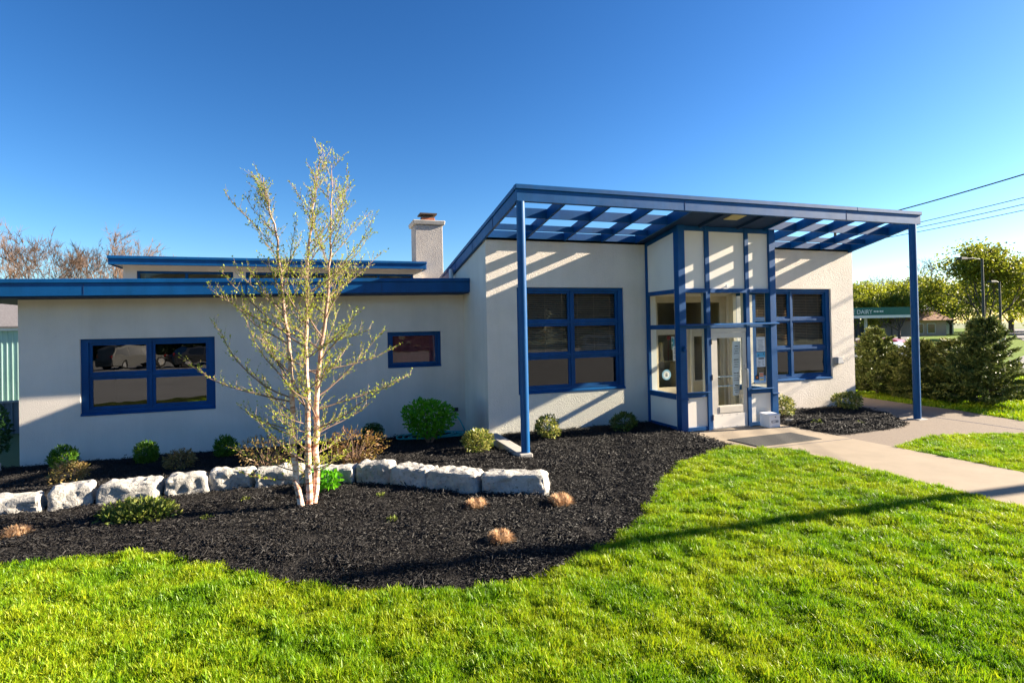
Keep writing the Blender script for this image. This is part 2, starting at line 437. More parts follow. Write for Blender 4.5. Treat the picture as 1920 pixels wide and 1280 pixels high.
M['olive'] = leaf_mat('olive_leaf', [(0.04, 0.085, 0.012), (0.09, 0.14, 0.02), (0.15, 0.17, 0.035)], 0.3, 0.4)
M['juniper'] = leaf_mat('juniper_leaf', [(0.07, 0.11, 0.015), (0.14, 0.19, 0.025), (0.26, 0.27, 0.06), (0.10, 0.15, 0.02)], 0.25)
M['dry'] = leaf_mat('dry_grass', [(0.46, 0.27, 0.14), (0.58, 0.38, 0.21), (0.68, 0.50, 0.32), (0.40, 0.21, 0.10)], 0.45)
M['spruce'] = leaf_mat('spruce_needle', [(0.09, 0.115, 0.02), (0.20, 0.21, 0.045), (0.13, 0.16, 0.03), (0.38, 0.35, 0.11)], 0.15)
M['spruce_dark'] = leaf_mat('spruce_needle_dark', [(0.055, 0.09, 0.02), (0.12, 0.16, 0.035), (0.28, 0.29, 0.08)], 0.15)
M['maple'] = leaf_mat('maple_leaf', [(0.10, 0.135, 0.014), (0.17, 0.20, 0.018), (0.27, 0.265, 0.022), (0.13, 0.165, 0.015)], 0.5)
M['maple_yel'] = leaf_mat('maple_yellow_leaf', [(0.17, 0.205, 0.012), (0.28, 0.295, 0.018), (0.22, 0.245, 0.014)], 0.5)
M['dark_tree'] = leaf_mat('dark_tree_leaf', [(0.051, 0.0765, 0.017), (0.102, 0.119, 0.0255), (0.153, 0.1445, 0.0425)], 0.3)
M['edge_leaf'] = leaf_mat('edge_leaf', [(0.012, 0.045, 0.012), (0.03, 0.085, 0.018), (0.05, 0.12, 0.03)], 0.25)

# ------------------------------------------------------------------ ground and terrain
def smooth01(t):
    t = max(0.0, min(1.0, t)); return t*t*(3-2*t)

def T(x, y):
    """ground falls away gently towards the long low wing"""
    if y <= 9: return 0.0
    return -0.25 * min(1.0, (y-9)/4.4) * smooth01((3.7-x)/0.5) * smooth01((x+14)/4.0)

def in_poly(x, y, P):
    c = False; n = len(P); j = n-1
    for i in range(n):
        xi, yi = P[i]; xj, yj = P[j]
        if (yi > y) != (yj > y) and x < (xj-xi)*(y-yi)/(yj-yi)+xi: c = not c
        j = i
    return c

def poly_near(x, y, P):
    best = (1e9, x, y)
    n = len(P)
    for i in range(n):
        ax, ay = P[i]; bx, by = P[(i+1) % n]
        dx, dy = bx-ax, by-ay; L = dx*dx+dy*dy
        t = 0 if L == 0 else max(0, min(1, ((x-ax)*dx+(y-ay)*dy)/L))
        qx, qy = ax+t*dx, ay+t*dy
        d = math.hypot(x-qx, y-qy)
        if d < best[0]: best = (d, qx, qy)
    return best

def catmull(P, k=6):
    out = []
    for i in range(len(P)-1):
        p0 = P[max(i-1, 0)]; p1 = P[i]; p2 = P[i+1]; p3 = P[min(i+2, len(P)-1)]
        for s in range(k):
            t = s/k
            out.append(tuple(0.5*((2*p1[a])+(-p0[a]+p2[a])*t+(2*p0[a]-5*p1[a]+4*p2[a]-p3[a])*t*t+(-p0[a]+3*p1[a]-3*p2[a]+p3[a])*t**3) for a in range(2)))
    out.append(P[-1])
    return out

def grid_mesh(name, P, cell, zf, holes=()):
    """a sheet over the polygon P (grid cells, rim snapped to the outline)"""
    xs = [p[0] for p in P]; ys = [p[1] for p in P]
    x0, y0 = min(xs), min(ys); nx = int((max(xs)-x0)/cell)+2; ny = int((max(ys)-y0)/cell)+2
    ids = {}; V = []; F = []
    def vid(i, j):
        k = (i, j)
        if k not in ids:
            x, y = x0+i*cell, y0+j*cell
            d, qx, qy = poly_near(x, y, P) if near.get(k, True) else (1, x, y)
            if d < cell*0.75: x, y = qx, qy
            ids[k] = len(V); V.append((x, y, zf(x, y)))
        return ids[k]
    near = {}
    for i in range(nx):
        for j in range(ny):
            cx, cy = x0+(i+.5)*cell, y0+(j+.5)*cell
            if in_poly(cx, cy, P) and not any(in_poly(cx, cy, h) for h in holes):
                F.append((vid(i, j), vid(i+1, j), vid(i+1, j+1), vid(i, j+1)))
    me = bpy.data.meshes.new(name); me.from_pydata(V, [], F); me.update()
    return me

FRONT = catmull([(-7.5, 7.7), (-5.0, 7.3), (-3.11, 7.05), (-1.91, 6.88), (-1.06, 6.26), (-0.52, 5.73), (-0.05, 5.34), (0.40, 5.09), (0.84, 4.93), (1.30, 4.82), (1.81, 4.83), (2.50, 5.12), (3.29, 5.61), (4.05, 6.35), (4.76, 7.17), (5.70, 7.95), (7.30, 8.62)])
BED = FRONT + [(7.30, 9.98), (7.22, 10.06), (7.22, 11.42), (3.34, 11.42), (3.34, 13.45), (-8.5, 13.45), (-8.5, 7.9)]
BED_R = catmull([(9.80, 8.55), (10.9, 8.57), (11.88, 8.70), (12.32, 8.98), (13.04, 9.98), (13.38, 10.8), (13.5, 11.41)], 4) + [(9.83, 11.41), (9.83, 10.06)]
WALK = [(7.98, 2.2), (9.86, 2.2), (9.78, 8.22), (9.8, 10.02), (7.25, 10.02), (7.32, 8.55), (7.50, 8.20), (8.0, 8.05)]
PATH = [(9.79, 7.33)] + catmull([(9.9, 7.36), (11.5, 7.70), (13.1, 7.18), (15.4, 6.3)], 4) + [(22, 5.2), (22, 6.6), (14.75, 8.1), (15.2, 9.7), (15.3, 11.1), (15.5, 12.6), (15.5, 18), (13.6, 18), (13.6, 11.41), (9.79, 11.41)]

def ground_sheet():
    V = []; F = []
    xs = [-400, -150, -60, -30, -20] + [x*0.75 for x in range(-20, 21)] + [18, 24, 40, 80, 160, 400]
    ys = [-400, -120, -60, -30, -10] + [y*0.75 for y in range(0, 27)] + [24, 32, 50, 90, 180, 450]
    for y in ys:
        for x in xs: V.append((x, y, T(x, y)-0.05))
    nx = len(xs)
    for j in range(len(ys)-1):
        for i in range(nx-1): F.append((j*nx+i, j*nx+i+1, (j+1)*nx+i+1, (j+1)*nx+i))
    me = bpy.data.meshes.new('ground'); me.from_pydata(V, [], F); me.update()
    return me
tag(link_mesh('ground', ground_sheet(), M['ground']), kind='structure')

def flat(name, P, z, mat, depth=0.12):
    b = MB(); b.prism(P, 2, z-depth, z)
    return tag(b.build(name, mat), kind='structure')
flat('walkway', WALK, 0.022, M['concrete'], 0.2)
flat('path', PATH, 0.012, M['aggregate'], 0.2)

def lawn_h(x, y): return 0.012*mnoise.noise((x*0.8, y*0.8, 0.3)) + T(x, y) - 0.004
LAWN = [(-9, 4.6), (-4.6, 3.6), (-2.6, 1.4), (6.5, 1.1), (7.98, 2.2), (8.0, 8.05), (7.50, 8.20), (7.32, 8.60)] + FRONT[::-1] + [(-9, 8.0)]
lawn = tag(link_mesh('lawn', grid_mesh('lawn', LAWN, 0.16, lawn_h), M['turf']), kind='structure')
LAWN_R = [(9.87, 2.2), (9.80, 7.33)] + catmull([(9.9, 7.36), (11.5, 7.70), (13.1, 7.18), (15.4, 6.3)], 4) + [(22, 5.2), (22, 2.2)]
lawn_r = tag(link_mesh('lawn', grid_mesh('lawn_r', LAWN_R, 0.2, lawn_h), M['turf']), kind='structure')
LAWN_S = [(14.75, 8.1), (22, 6.6), (34, 6.0), (34, 30), (15.5, 30), (15.5, 12.6), (15.3, 11.1), (15.2, 9.7)]
lawn_s = tag(link_mesh('lawn', grid_mesh('lawn_s', LAWN_S, 0.35, lawn_h), M['turf']), kind='structure')
flat('far_lawn', [(34, -10), (160, -10), (160, 190), (15.5, 190), (15.5, 30), (34, 30)], -0.02, M['far_lawn'], 0.02)

def bed_h(x, y):
    d = poly_near(x, y, BED)[0]
    return T(x, y) + 0.015 + 0.05*min(1.0, d/0.4) + 0.025*mnoise.noise((x*1.3, y*1.3, 1.7)) + 0.012*mnoise.noise((x*7, y*7, 4.1))
bed = tag(link_mesh('mulch_bed', grid_mesh('mulch_bed', BED, 0.11, bed_h), M['soil']), kind='structure')
def bedr_h(x, y):
    d = poly_near(x, y, BED_R)[0]
    return 0.02 + 0.06*min(1.0, d/0.4) + 0.02*mnoise.noise((x*1.5, y*1.5, 7.7)) + 0.012*mnoise.noise((x*7, y*7, 4.1))
bed_r = tag(link_mesh('mulch_bed', grid_mesh('mulch_bed_r', BED_R, 0.10, bedr_h), M['soil']), kind='structure')

# far roads and the car park behind the viewer (seen only in the window glass)
flat('road', [(30, 17.5), (46, 24.5), (58, 31), (150, 86), (150, 79), (62, 27.0), (49, 20.5), (34, 12.5)], 0.004, M['road'], 0.02)
flat('road', [(40, 30.5), (57, 41.5), (90, 64), (90, 72), (56, 48), (20, 24), (20, 19), (34, 27)], 0.006, M['road'], 0.02)
flat('parking_lot', [(-45, -34), (45, -34), (45, 2.2), (9.86, 2.2), (7.98, 2.2), (6.5, 1.1), (-2.6, 1.4), (-4.6, 3.6), (-9, 4.6), (-45, 4.6)], -0.01, M['asphalt'], 0.03)

# ------------------------------------------------------------------ instanced ground cover
SRC = bpy.data.collections.new('cover_sources')
def src_coll(name, meshes, mat):
    c = bpy.data.collections.new(name)
    for i, me in enumerate(meshes):
        me.materials.append(mat)
        o = bpy.data.objects.new(name, me); c.objects.link(o)
    return c

def blade_tuft(nb, h, rad, w, seed, lean=0.5):
    r = np.random.default_rng(seed); V = []; F = []
    for _ in range(nb):
        a = r.uniform(0, 2*math.pi); d = rad*math.sqrt(r.uniform()); bx, by = d*math.cos(a), d*math.sin(a)
        la = r.uniform(0, 2*math.pi); ln = lean*abs(r.normal(0.5, 0.35)); hh = h*r.uniform(0.55, 1.15); ww = w*r.uniform(0.7, 1.2)
        sx, sy = -math.sin(la+r.normal(0, .6)), math.cos(la+r.normal(0, .6))
        i = len(V)
        for t, wt in ((0, 1.0), (0.45, 0.9), (0.8, 0.55)):
            ox = bx+math.cos(la)*ln*hh*t*t; oy = by+math.sin(la)*ln*hh*t*t; z = hh*t*(1-0.25*ln*t)
            V += [(ox-sx*ww*wt/2, oy-sy*ww*wt/2, z), (ox+sx*ww*wt/2, oy+sy*ww*wt/2, z)]
        V.append((bx+math.cos(la)*ln*hh, by+math.sin(la)*ln*hh, hh*(1-0.25*ln)))
        F += [(i, i+1, i+3, i+2), (i+2, i+3, i+5, i+4), (i+4, i+5, i+6)]
    me = bpy.data.meshes.new('grass_tuft'); me.from_pydata(V, [], F); me.update()
    return me

def chip_cluster(n, seed, rad=0.06, L=(0.018, 0.06), W=(0.004, 0.011)):
    r = np.random.default_rng(seed); b = MB()
    for _ in range(n):
        l = r.uniform(*L)/2; w = r.uniform(*W)/2; t = w*0.5
        mtx = Matrix.Rotation(r.uniform(0, 6.28), 3, 'Z') @ Matrix.Rotation(r.normal(0, .35), 3, 'Y') @ Matrix.Rotation(r.uniform(0, 3), 3, 'X')
        c = Vector((r.normal(0, rad*.6), r.normal(0, rad*.6), r.uniform(0.002, 0.02)))
        k = r.uniform(0.4, 1.0)
        pts = [(-l,-w,-t),(l,-w*k,-t),(l*r.uniform(.8,1.1),w*k,-t),(-l*r.uniform(.8,1.1),w,-t),(-l,-w,t),(l,-w*k,t*.6),(l,w*k,t*.6),(-l,w,t)]
        b.hexa([tuple(c + mtx @ Vector(p)) for p in pts])
    return b.mesh('mulch_chips')

def scatter(name, base, coll, density, seed, smin, smax, tilt, noise_scale, label, cat):
    """one 'stuff' object: geometry nodes scatter the source meshes over the sheet"""
    me = base.data.copy()
    o = bpy.data.objects.new(name, me); COL.objects.link(o)
    tag(o, label, cat, kind='stuff')
    ng = bpy.data.node_groups.new(name, 'GeometryNodeTree')
    ng.interface.new_socket('Geometry', in_out='INPUT', socket_type='NodeSocketGeometry')
    ng.interface.new_socket('Geometry', in_out='OUTPUT', socket_type='NodeSocketGeometry')
    n, l = ng.nodes, ng.links
    gi = n.new('NodeGroupInput'); go = n.new('NodeGroupOutput')
    dp = n.new('GeometryNodeDistributePointsOnFaces'); dp.inputs['Density'].default_value = density; dp.inputs['Seed'].default_value = seed
    ci = n.new('GeometryNodeCollectionInfo'); ci.inputs['Collection'].default_value = coll
    ci.inputs['Separate Children'].default_value = True; ci.inputs['Reset Children'].default_value = True
    ip = n.new('GeometryNodeInstanceOnPoints'); ip.inputs['Pick Instance'].default_value = True
    rv = n.new('FunctionNodeRandomValue'); rv.data_type = 'FLOAT_VECTOR'
    rv.inputs[0].default_value = (-tilt, -tilt, 0); rv.inputs[1].default_value = (tilt, tilt, 6.283)
    rs = n.new('FunctionNodeRandomValue'); rs.inputs[2].default_value = smin; rs.inputs[3].default_value = smax
    nz = n.new('ShaderNodeTexNoise'); nz.inputs['Scale'].default_value = noise_scale; nz.inputs['Detail'].default_value = 3
    mr = n.new('ShaderNodeMapRange'); mr.inputs['From Min'].default_value = 0.3; mr.inputs['From Max'].default_value = 0.7
    mr.inputs['To Min'].default_value = 0.42; mr.inputs['To Max'].default_value = 1.6
    mu = n.new('ShaderNodeMath'); mu.operation = 'MULTIPLY'
    pos = n.new('GeometryNodeInputPosition')
    l.new(pos.outputs[0], nz.inputs['Vector']); l.new(nz.outputs[0], mr.inputs['Value'])
    l.new(rs.outputs[1], mu.inputs[0]); l.new(mr.outputs[0], mu.inputs[1])
    l.new(gi.outputs[0], dp.inputs[0]); l.new(dp.outputs[0], ip.inputs['Points']); l.new(ci.outputs[0], ip.inputs['Instance'])
    l.new(rv.outputs[0], ip.inputs['Rotation']); l.new(mu.outputs[0], ip.inputs['Scale'])
    l.new(ip.outputs[0], go.inputs[0])
    md = o.modifiers.new('scatter', 'NODES'); md.node_group = ng
    return o

def clip_sheet(o, keep):
    """copy of a sheet reduced to the faces whose centre passes keep(x, y)"""
    bm = bmesh.new(); bm.from_mesh(o.data)
    kill = [f for f in bm.faces if not keep(*f.calc_center_median()[:2])]
    bmesh.ops.delete(bm, geom=kill, context='FACES')
    me = bpy.data.meshes.new('sheet'); bm.to_mesh(me); bm.free()
    class D: pass
    d = D(); d.data = me; return d

grass_c = src_coll('grass_src', [blade_tuft(14, 0.058, 0.036, 0.0052, s, 0.8) for s in range(9)], M['grass'])
grass_f = src_coll('grass_far_src', [blade_tuft(12, 0.085, 0.07, 0.011, 50+s) for s in range(5)], M['grass'])
mulch_c = src_coll('mulch_src', [chip_cluster(12, 20+s, 0.06, (0.012, 0.042), (0.003, 0.008)) for s in range(8)], M['mulch'])
def seen(x, y): return y > 1.6 and -0.62*y-0.9 < x < 1.9*y+1.6
scatter('grass', clip_sheet(lawn, lambda x, y: seen(x, y) and y < 5.2), grass_c, 2000, 3, 0.65, 1.25, 0.45, 4.0, 'near bright green lawn grass in front of the mulch bed', 'grass')
scatter('grass', clip_sheet(lawn, lambda x, y: seen(x, y) and y >= 5.2), grass_c, 1800, 4, 0.65, 1.25, 0.45, 4.0, 'lawn grass between the mulch bed curve and the walkway', 'grass')
scatter('grass', clip_sheet(lawn_r, lambda x, y: seen(x, y)), grass_c, 1500, 5, 0.65, 1.15, 0.4, 5.0, 'wedge of lawn grass right of the concrete walkway', 'grass')
scatter('grass', clip_sheet(lawn_s, lambda x, y: y < 26 and x < 27), grass_f, 170, 6, 0.8, 1.3, 0.25, 1.3, 'lawn grass around the spruces beyond the path', 'grass')
scatter('mulch', clip_sheet(bed, lambda x, y: -0.62*y-0.6 < x), mulch_c, 620, 7, 0.75, 1.35, 0.3, 3.0, 'black shredded bark mulch around the birch and boulders', 'mulch')
scatter('mulch', bed_r, mulch_c, 560, 8, 0.75, 1.35, 0.3, 3.0, 'black bark mulch in the small bed right of the door', 'mulch')

# ------------------------------------------------------------------ the building
YW, YL, YV = 11.40, 13.42, 10.06
BLD = thing('office_building', 'low grey stucco building with blue trim, slatted canopy and glazed entrance', 'building', (4.0, 13.0, 0.0))

def wall_mesh(b, x0, x1, z0, z1, y0, y1, holes):
    """wall in the XZ plane with rectangular openings, thickness y0..y1"""
    xs = sorted({x0, x1, *[h[0] for h in holes], *[h[1] for h in holes]})
    zs = sorted({z0, z1, *[h[2] for h in holes], *[h[3] for h in holes]})
    def solid(i, j):
        if i < 0 or j < 0 or i >= len(xs)-1 or j >= len(zs)-1: return False
        cx, cz = (xs[i]+xs[i+1])/2, (zs[j]+zs[j+1])/2
        return not any(h[0] < cx < h[1] and h[2] < cz < h[3] for h in holes)
    for i in range(len(xs)-1):
        for j in range(len(zs)-1):
            if not solid(i, j): continue
            a, c, d, e = xs[i], xs[i+1], zs[j], zs[j+1]
            b.quad((a,y0,d),(c,y0,d),(c,y0,e),(a,y0,e)); b.quad((a,y1,d),(a,y1,e),(c,y1,e),(c,y1,d))
            if not solid(i-1, j): b.quad((a,y0,d),(a,y0,e),(a,y1,e),(a,y1,d))
            if not solid(i+1, j): b.quad((c,y0,d),(c,y1,d),(c,y1,e),(c,y0,e))
            if not solid(i, j-1): b.quad((a,y0,d),(a,y1,d),(c,y1,d),(c,y0,d))
            if not solid(i, j+1): b.quad((a,y0,e),(c,y0,e),(c,y1,e),(a,y1,e))
    return b

W_MID = (4.03, 6.67, 0.86, 3.20)
W_RGT = (10.36, 13.00, 0.79, 3.195)
W_LEFT = (-4.60, -2.17, 0.715, 2.265)
W_SMALL = (1.48, 2.76, 1.425, 2.28)
X0, X1 = 3.34, 13.80
def rb(y): return 4.53 - 0.15*(y-9.15)     # underside of canopy and roof edge
def rt(y): return 4.83 - 0.15*(y-9.15)     # top of roof edge

b = MB(); wall_mesh(b, X0, X1, -0.5, 4.36, YW, YW+0.22, [W_MID, W_RGT, (7.5, 9.6, 0.0, 3.0)])
b.build('wall', M['stucco'], BLD)
b = MB()                                    # tall gable side facing the low wing
b.prism([(YW+0.22, -0.5), (YW+0.22, rb(YW+.22)-0.0), (16.5, rb(16.5)), (16.5, -0.5)], 0, X0, X0+0.22)
b.build('wall', M['smooth_stucco'], BLD)
b = MB(); b.prism([(YW+0.22, -0.5), (YW+0.22, rb(YW+.22)), (19, rb(19)), (19, -0.5)], 0, X1-0.22, X1)
b.build('wall', M['stucco'], BLD)
b = MB(); wall_mesh(b, -5.60, X0, -0.6, 3.16, YL, YL+0.22, [W_LEFT, W_SMALL])
b.build('wall', M['smooth_stucco'], BLD)
b = MB(); b.box(-5.60, -5.38, YL+0.22, 21, -0.6, 3.16); b.build('wall', M['smooth_stucco'], BLD)
b = MB(); b.box(-5.6, 13.8, 21, 21.2, -0.6, 3.1); b.build('wall', M['smooth_stucco'], BLD)

# rooms behind the glass
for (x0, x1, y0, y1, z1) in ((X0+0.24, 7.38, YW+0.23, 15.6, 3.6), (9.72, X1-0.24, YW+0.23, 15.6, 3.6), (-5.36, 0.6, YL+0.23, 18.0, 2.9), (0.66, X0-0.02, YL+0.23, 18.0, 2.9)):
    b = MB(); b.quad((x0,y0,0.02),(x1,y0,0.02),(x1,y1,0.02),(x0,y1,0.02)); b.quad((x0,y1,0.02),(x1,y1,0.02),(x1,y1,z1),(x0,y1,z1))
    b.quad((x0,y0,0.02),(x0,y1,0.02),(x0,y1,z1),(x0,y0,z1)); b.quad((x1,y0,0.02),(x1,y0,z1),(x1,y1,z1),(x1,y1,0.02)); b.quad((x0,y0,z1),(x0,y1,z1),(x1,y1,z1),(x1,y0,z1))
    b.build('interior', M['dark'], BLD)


# roofs
b = MB(); b.prism([(YW, rt(YW)-0.08), (YW, rb(YW)+0.02), (16.5, rb(16.5)+0.02), (16.5, rt(16.5)-0.08)], 0, 3.33, 13.7)
b.build('roof', M['roofing'], BLD)
def fz(x): return 0.0118*(x-3.33)           # the low eave is not quite level
b = MB()
b.hexa([(-6.6,12.80,3.19+fz(-6.6)),(3.33,12.80,3.19),(3.33,21,3.19),(-6.6,21,3.19+fz(-6.6)),(-6.6,12.80,3.46+fz(-6.6)),(3.33,12.80,3.46),(3.33,21,3.46),(-6.6,21,3.46+fz(-6.6))])
b.build('roof', M['roofing'], BLD)
def eave(y0, y1, za, zb, xa=-6.6, xb=3.33):
    q = MB(); q.hexa([(xa,y0,za+fz(xa)),(xb,y0,za),(xb,y1,za),(xa,y1,za+fz(xa)),(xa,y0,zb+fz(xa)),(xb,y0,zb),(xb,y1,zb),(xa,y1,zb+fz(xa))]); return q
fa = eave(12.75, 12.797, 3.19, 3.435).build('fascia', M['blue_metal'], BLD, bevel=0.004)
eave(12.725, 12.80, 3.435, 3.515).build('drip_edge', M['blue_metal'], fa, bevel=0.006)
for sx in (-4.3, -1.45, 1.3):
    q = MB(); q.box(sx, sx+0.006, 12.746, 12.752, 3.21+fz(sx), 3.42+fz(sx)); q.build('seam', M['seam'], fa)
q = MB(); q.hexa([(3.33,12.75,3.19),(3.36,12.75,3.19),(3.36,13.0,3.19),(3.33,13.0,3.19),(3.33,12.75,3.515),(3.36,12.75,3.515),(3.36,13.0,3.515),(3.33,13.0,3.515)])
q.build('fascia_end', M['blue_metal'], fa)
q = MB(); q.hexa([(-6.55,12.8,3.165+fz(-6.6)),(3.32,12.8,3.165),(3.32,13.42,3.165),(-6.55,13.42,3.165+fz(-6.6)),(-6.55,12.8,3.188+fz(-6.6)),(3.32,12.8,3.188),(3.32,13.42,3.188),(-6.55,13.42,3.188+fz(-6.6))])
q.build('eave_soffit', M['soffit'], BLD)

# raised clerestory behind the low roof
b = MB(); wall_mesh(b, -4.72, 2.85, 3.2, 4.10, 16.5, 16.66, [(-4.42, -2.2, 3.55, 3.97), (-1.9, 0.35, 3.55, 3.97), (0.6, 2.6, 3.55, 3.97)])
cw = b.build('clerestory', M['smooth_stucco'], BLD)
q = MB(); q.box(-4.72, -4.56, 16.66, 20.5, 3.2, 4.1); q.build('side_wall', M['smooth_stucco'], cw)
q = MB(); q.box(2.7, 2.85, 16.66, 20.5, 3.2, 4.1); q.build('side_wall', M['smooth_stucco'], cw)
for (x0, x1) in ((-4.42, -2.2), (-1.9, 0.35), (0.6, 2.6)):
    q = MB(); xm = (x0+x1)/2
    q.box(x0, x1, 16.53, 16.6, 3.91, 3.97); q.box(x0, x1, 16.53, 16.6, 3.55, 3.59)
    for xx in (x0, xm-0.03, x1-0.06): q.box(xx, xx+0.06, 16.535, 16.595, 3.59, 3.91)
    q.build('window_frame', M['blue'], cw)
    for (a, c) in ((x0+.06, xm-.03), (xm+.03, x1-.06)):
        q = MB(); q.box(a, c, 16.56, 16.568, 3.59, 3.91); q.build('pane', M['glass'], cw)
q = MB(); q.box(-4.5, 2.65, 17.6, 17.65, 3.3, 4.0); q.build('inner_wall', M['cream'], cw)
cf = MB().box(-4.88, 2.90, 16.0, 16.05, 4.07, 4.215).build('fascia', M['blue_metal'], BLD, bevel=0.004)
MB().box(-4.90, 2.92, 15.97, 16.05, 4.215, 4.285).build('drip_edge', M['blue_metal'], cf, bevel=0.005)
MB().box(-4.86, 2.88, 16.05, 20.6, 4.10, 4.24).build('roof', M['smooth_stucco'], BLD)
q = MB(); q.box(-4.90, -4.86, 16.05, 20.6, 4.07, 4.28); q.build('fascia_end', M['blue_metal'], cf)
q = MB(); q.box(2.88, 2.92, 16.05, 20.6, 4.07, 4.28); q.build('fascia_end', M['blue_metal'], cf)

ch = MB().box(2.72, 3.55, 16.7, 17.5, 3.0, 5.48).build('chimney', surf('chimney_render', (0.40, 0.365, 0.335), (0.33, 0.30, 0.28), 3, 0.9, (42, 0.9, 0.014), 0.12), BLD, bevel=0.012)
MB().hexa([(2.66,16.64,5.49),(3.61,16.64,5.49),(3.61,17.56,5.49),(2.66,17.56,5.49),(2.64,16.62,5.62),(3.63,16.62,5.62),(3.63,17.58,5.62),(2.64,17.58,5.62)]).build('chimney_cap', M['concrete_grey'], ch, bevel=0.02)
MB().box(2.96, 3.36, 16.9, 17.3, 5.62, 5.74).build('flue', M['terracotta'], ch, bevel=0.01)
MB().box(2.98, 3.34, 16.92, 17.28, 5.74, 5.80).build('flue_band', M['rust'], ch)
MB().box(2.90, 3.42, 16.84, 17.36, 5.84, 5.88).box(3.0, 3.04, 16.94, 16.98, 5.80, 5.84).box(3.28, 3.32, 16.94, 16.98, 5.80, 5.84).box(3.0, 3.04, 17.22, 17.26, 5.80, 5.84).box(3.28, 3.32, 17.22, 17.26, 5.80, 5.84).build('rain_cap', M['rust'], ch)
MB().cyl((3.22, 14.2, 3.45), (3.22, 14.2, 3.88), 0.055, 14).build('vent_pipe', M['pvc'], BLD, smooth=True)

# ---- windows
def window(box, yface, cols, rows, jamb=0.115, blind_rows=0, glass='glass', mull=0.05, sash=0.055, label=None):
    x0, x1, z0, z1 = box
    yf = yface+0.05
    f = MB()
    f.box(x0+.002, x0+jamb, yf, yf+0.12, z0+.002, z1-.002); f.box(x1-jamb, x1-.002, yf, yf+0.12, z0+.002, z1-.002)
    f.box(x0+jamb, x1-jamb, yf+.001, yf+0.12, z1-jamb*.6, z1-.002); f.box(x0+jamb, x1-jamb, yf+.001, yf+0.12, z0+.002, z0+jamb*.9)
    gx0, gx1, gz0, gz1 = x0+jamb, x1-jamb, z0+jamb*.9, z1-jamb*.6
    cw_ = (gx1-gx0-mull*(cols-1))/cols; rh = (gz1-gz0-mull*(rows-1))/rows
    for c in range(1, cols):
        xx = gx0+c*cw_+(c-1)*mull; f.box(xx, xx+mull, yf+.012, yf+0.11, gz0, gz1)
    for r_ in range(1, rows):
        zz = gz0+r_*rh+(r_-1)*mull
        for c in range(cols):
            xx = gx0+c*(cw_+mull); f.box(xx, xx+cw_, yf+.014, yf+0.11, zz, zz+mull)
    w = f.build('window', M['blue'], BLD)
    if label: w['label'] = label
    # outer casing and sloping sill
    q = MB()
    q.hexa([(x0+.004,yface-0.012,z0+.004),(x1-.004,yface-0.012,z0+.004),(x1-.004,yf-.001,z0+.004),(x0+.004,yf-.001,z0+.004),(x0+.004,yface-0.012,z0+.035),(x1-.004,yface-0.012,z0+.035),(x1-.004,yf-.001,z0+.06),(x0+.004,yf-.001,z0+.06)])
    q.build('sill', M['blue'], w)
    for c in range(cols):
        for r_ in range(rows):
            a = gx0+c*(cw_+mull); d = gz0+r_*(rh+mull); e_, g_ = a+cw_, d+rh
            s = MB(); y0, y1 = yf+.034, yf+.085
            s.box(a+.002, a+sash, y0, y1, d+.002, g_-.002); s.box(e_-sash, e_-.002, y0, y1, d+.002, g_-.002)
            s.box(a+sash, e_-sash, y0+.001, y1-.001, g_-sash, g_-.002); s.box(a+sash, e_-sash, y0+.001, y1-.001, d+.002, d+sash)
            s.build('sash', M['blue'], w)
            p = MB(); p.box(a+sash-.004, e_-sash+.004, yf+.056, yf+.061, d+sash-.004, g_-sash+.004); p.build('pane', M[glass], w)
    if blind_rows:
        for c in range(cols):
            a = gx0+c*(cw_+mull)+.02; e_ = a+cw_-.04
            bl = MB(); z = gz1-.03; zlow = gz1-blind_rows*(rh+mull)+.01
            while z > zlow:
                y = yf+.135
                bl.hexa([(a,y-.02,z-.014),(e_,y-.02,z-.014),(e_,y+.02,z+.012),(a,y+.02,z+.012),(a,y-.02,z-.012),(e_,y-.02,z-.012),(e_,y+.02,z+.014),(a,y+.02,z+.014)])
                z -= 0.042
            for xx in (a+.15, (a+e_)/2, e_-.15): bl.box(xx, xx+.008, yf+.105, yf+.109, zlow, gz1-.02)
            bl.box(a, e_, yf+.115, yf+.155, zlow-.03, zlow-.005)
            bl.build('blind', M['blind'], w)
    return w
window(W_MID, YW, 2, 3, 0.13, 2, 'glass')
window(W_RGT, YW, 2, 3, 0.13, 2, 'glass')
window(W_LEFT, YL, 2, 2, 0.13, 0, 'glass_old')
window(W_SMALL, YL, 1, 1, 0.075, 0, 'glass', label='small single-pane blue window with maroon shade behind the glass')
q = MB(); q.box(1.58, 2.66, YL+.17, YL+.18, 1.52, 2.2); q.build('window_shade', surf('maroon_shade', (0.30, 0.07, 0.08), (0.20, 0.045, 0.05), 5, 0.8), BLD)
# window sill planter things inside the wide windows: desk edge and a fan-shaped fitting are only dim shapes
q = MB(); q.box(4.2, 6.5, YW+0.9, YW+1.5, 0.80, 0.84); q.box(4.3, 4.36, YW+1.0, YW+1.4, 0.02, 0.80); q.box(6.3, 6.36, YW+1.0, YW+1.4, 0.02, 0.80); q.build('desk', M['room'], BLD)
q = MB(); q.box(10.6, 12.8, YW+0.9, YW+1.5, 0.80, 0.84); q.box(10.7, 10.76, YW+1.0, YW+1.4, 0.02, 0.80); q.box(12.6, 12.66, YW+1.0, YW+1.4, 0.02, 0.80); q.build('desk', M['room'], BLD)

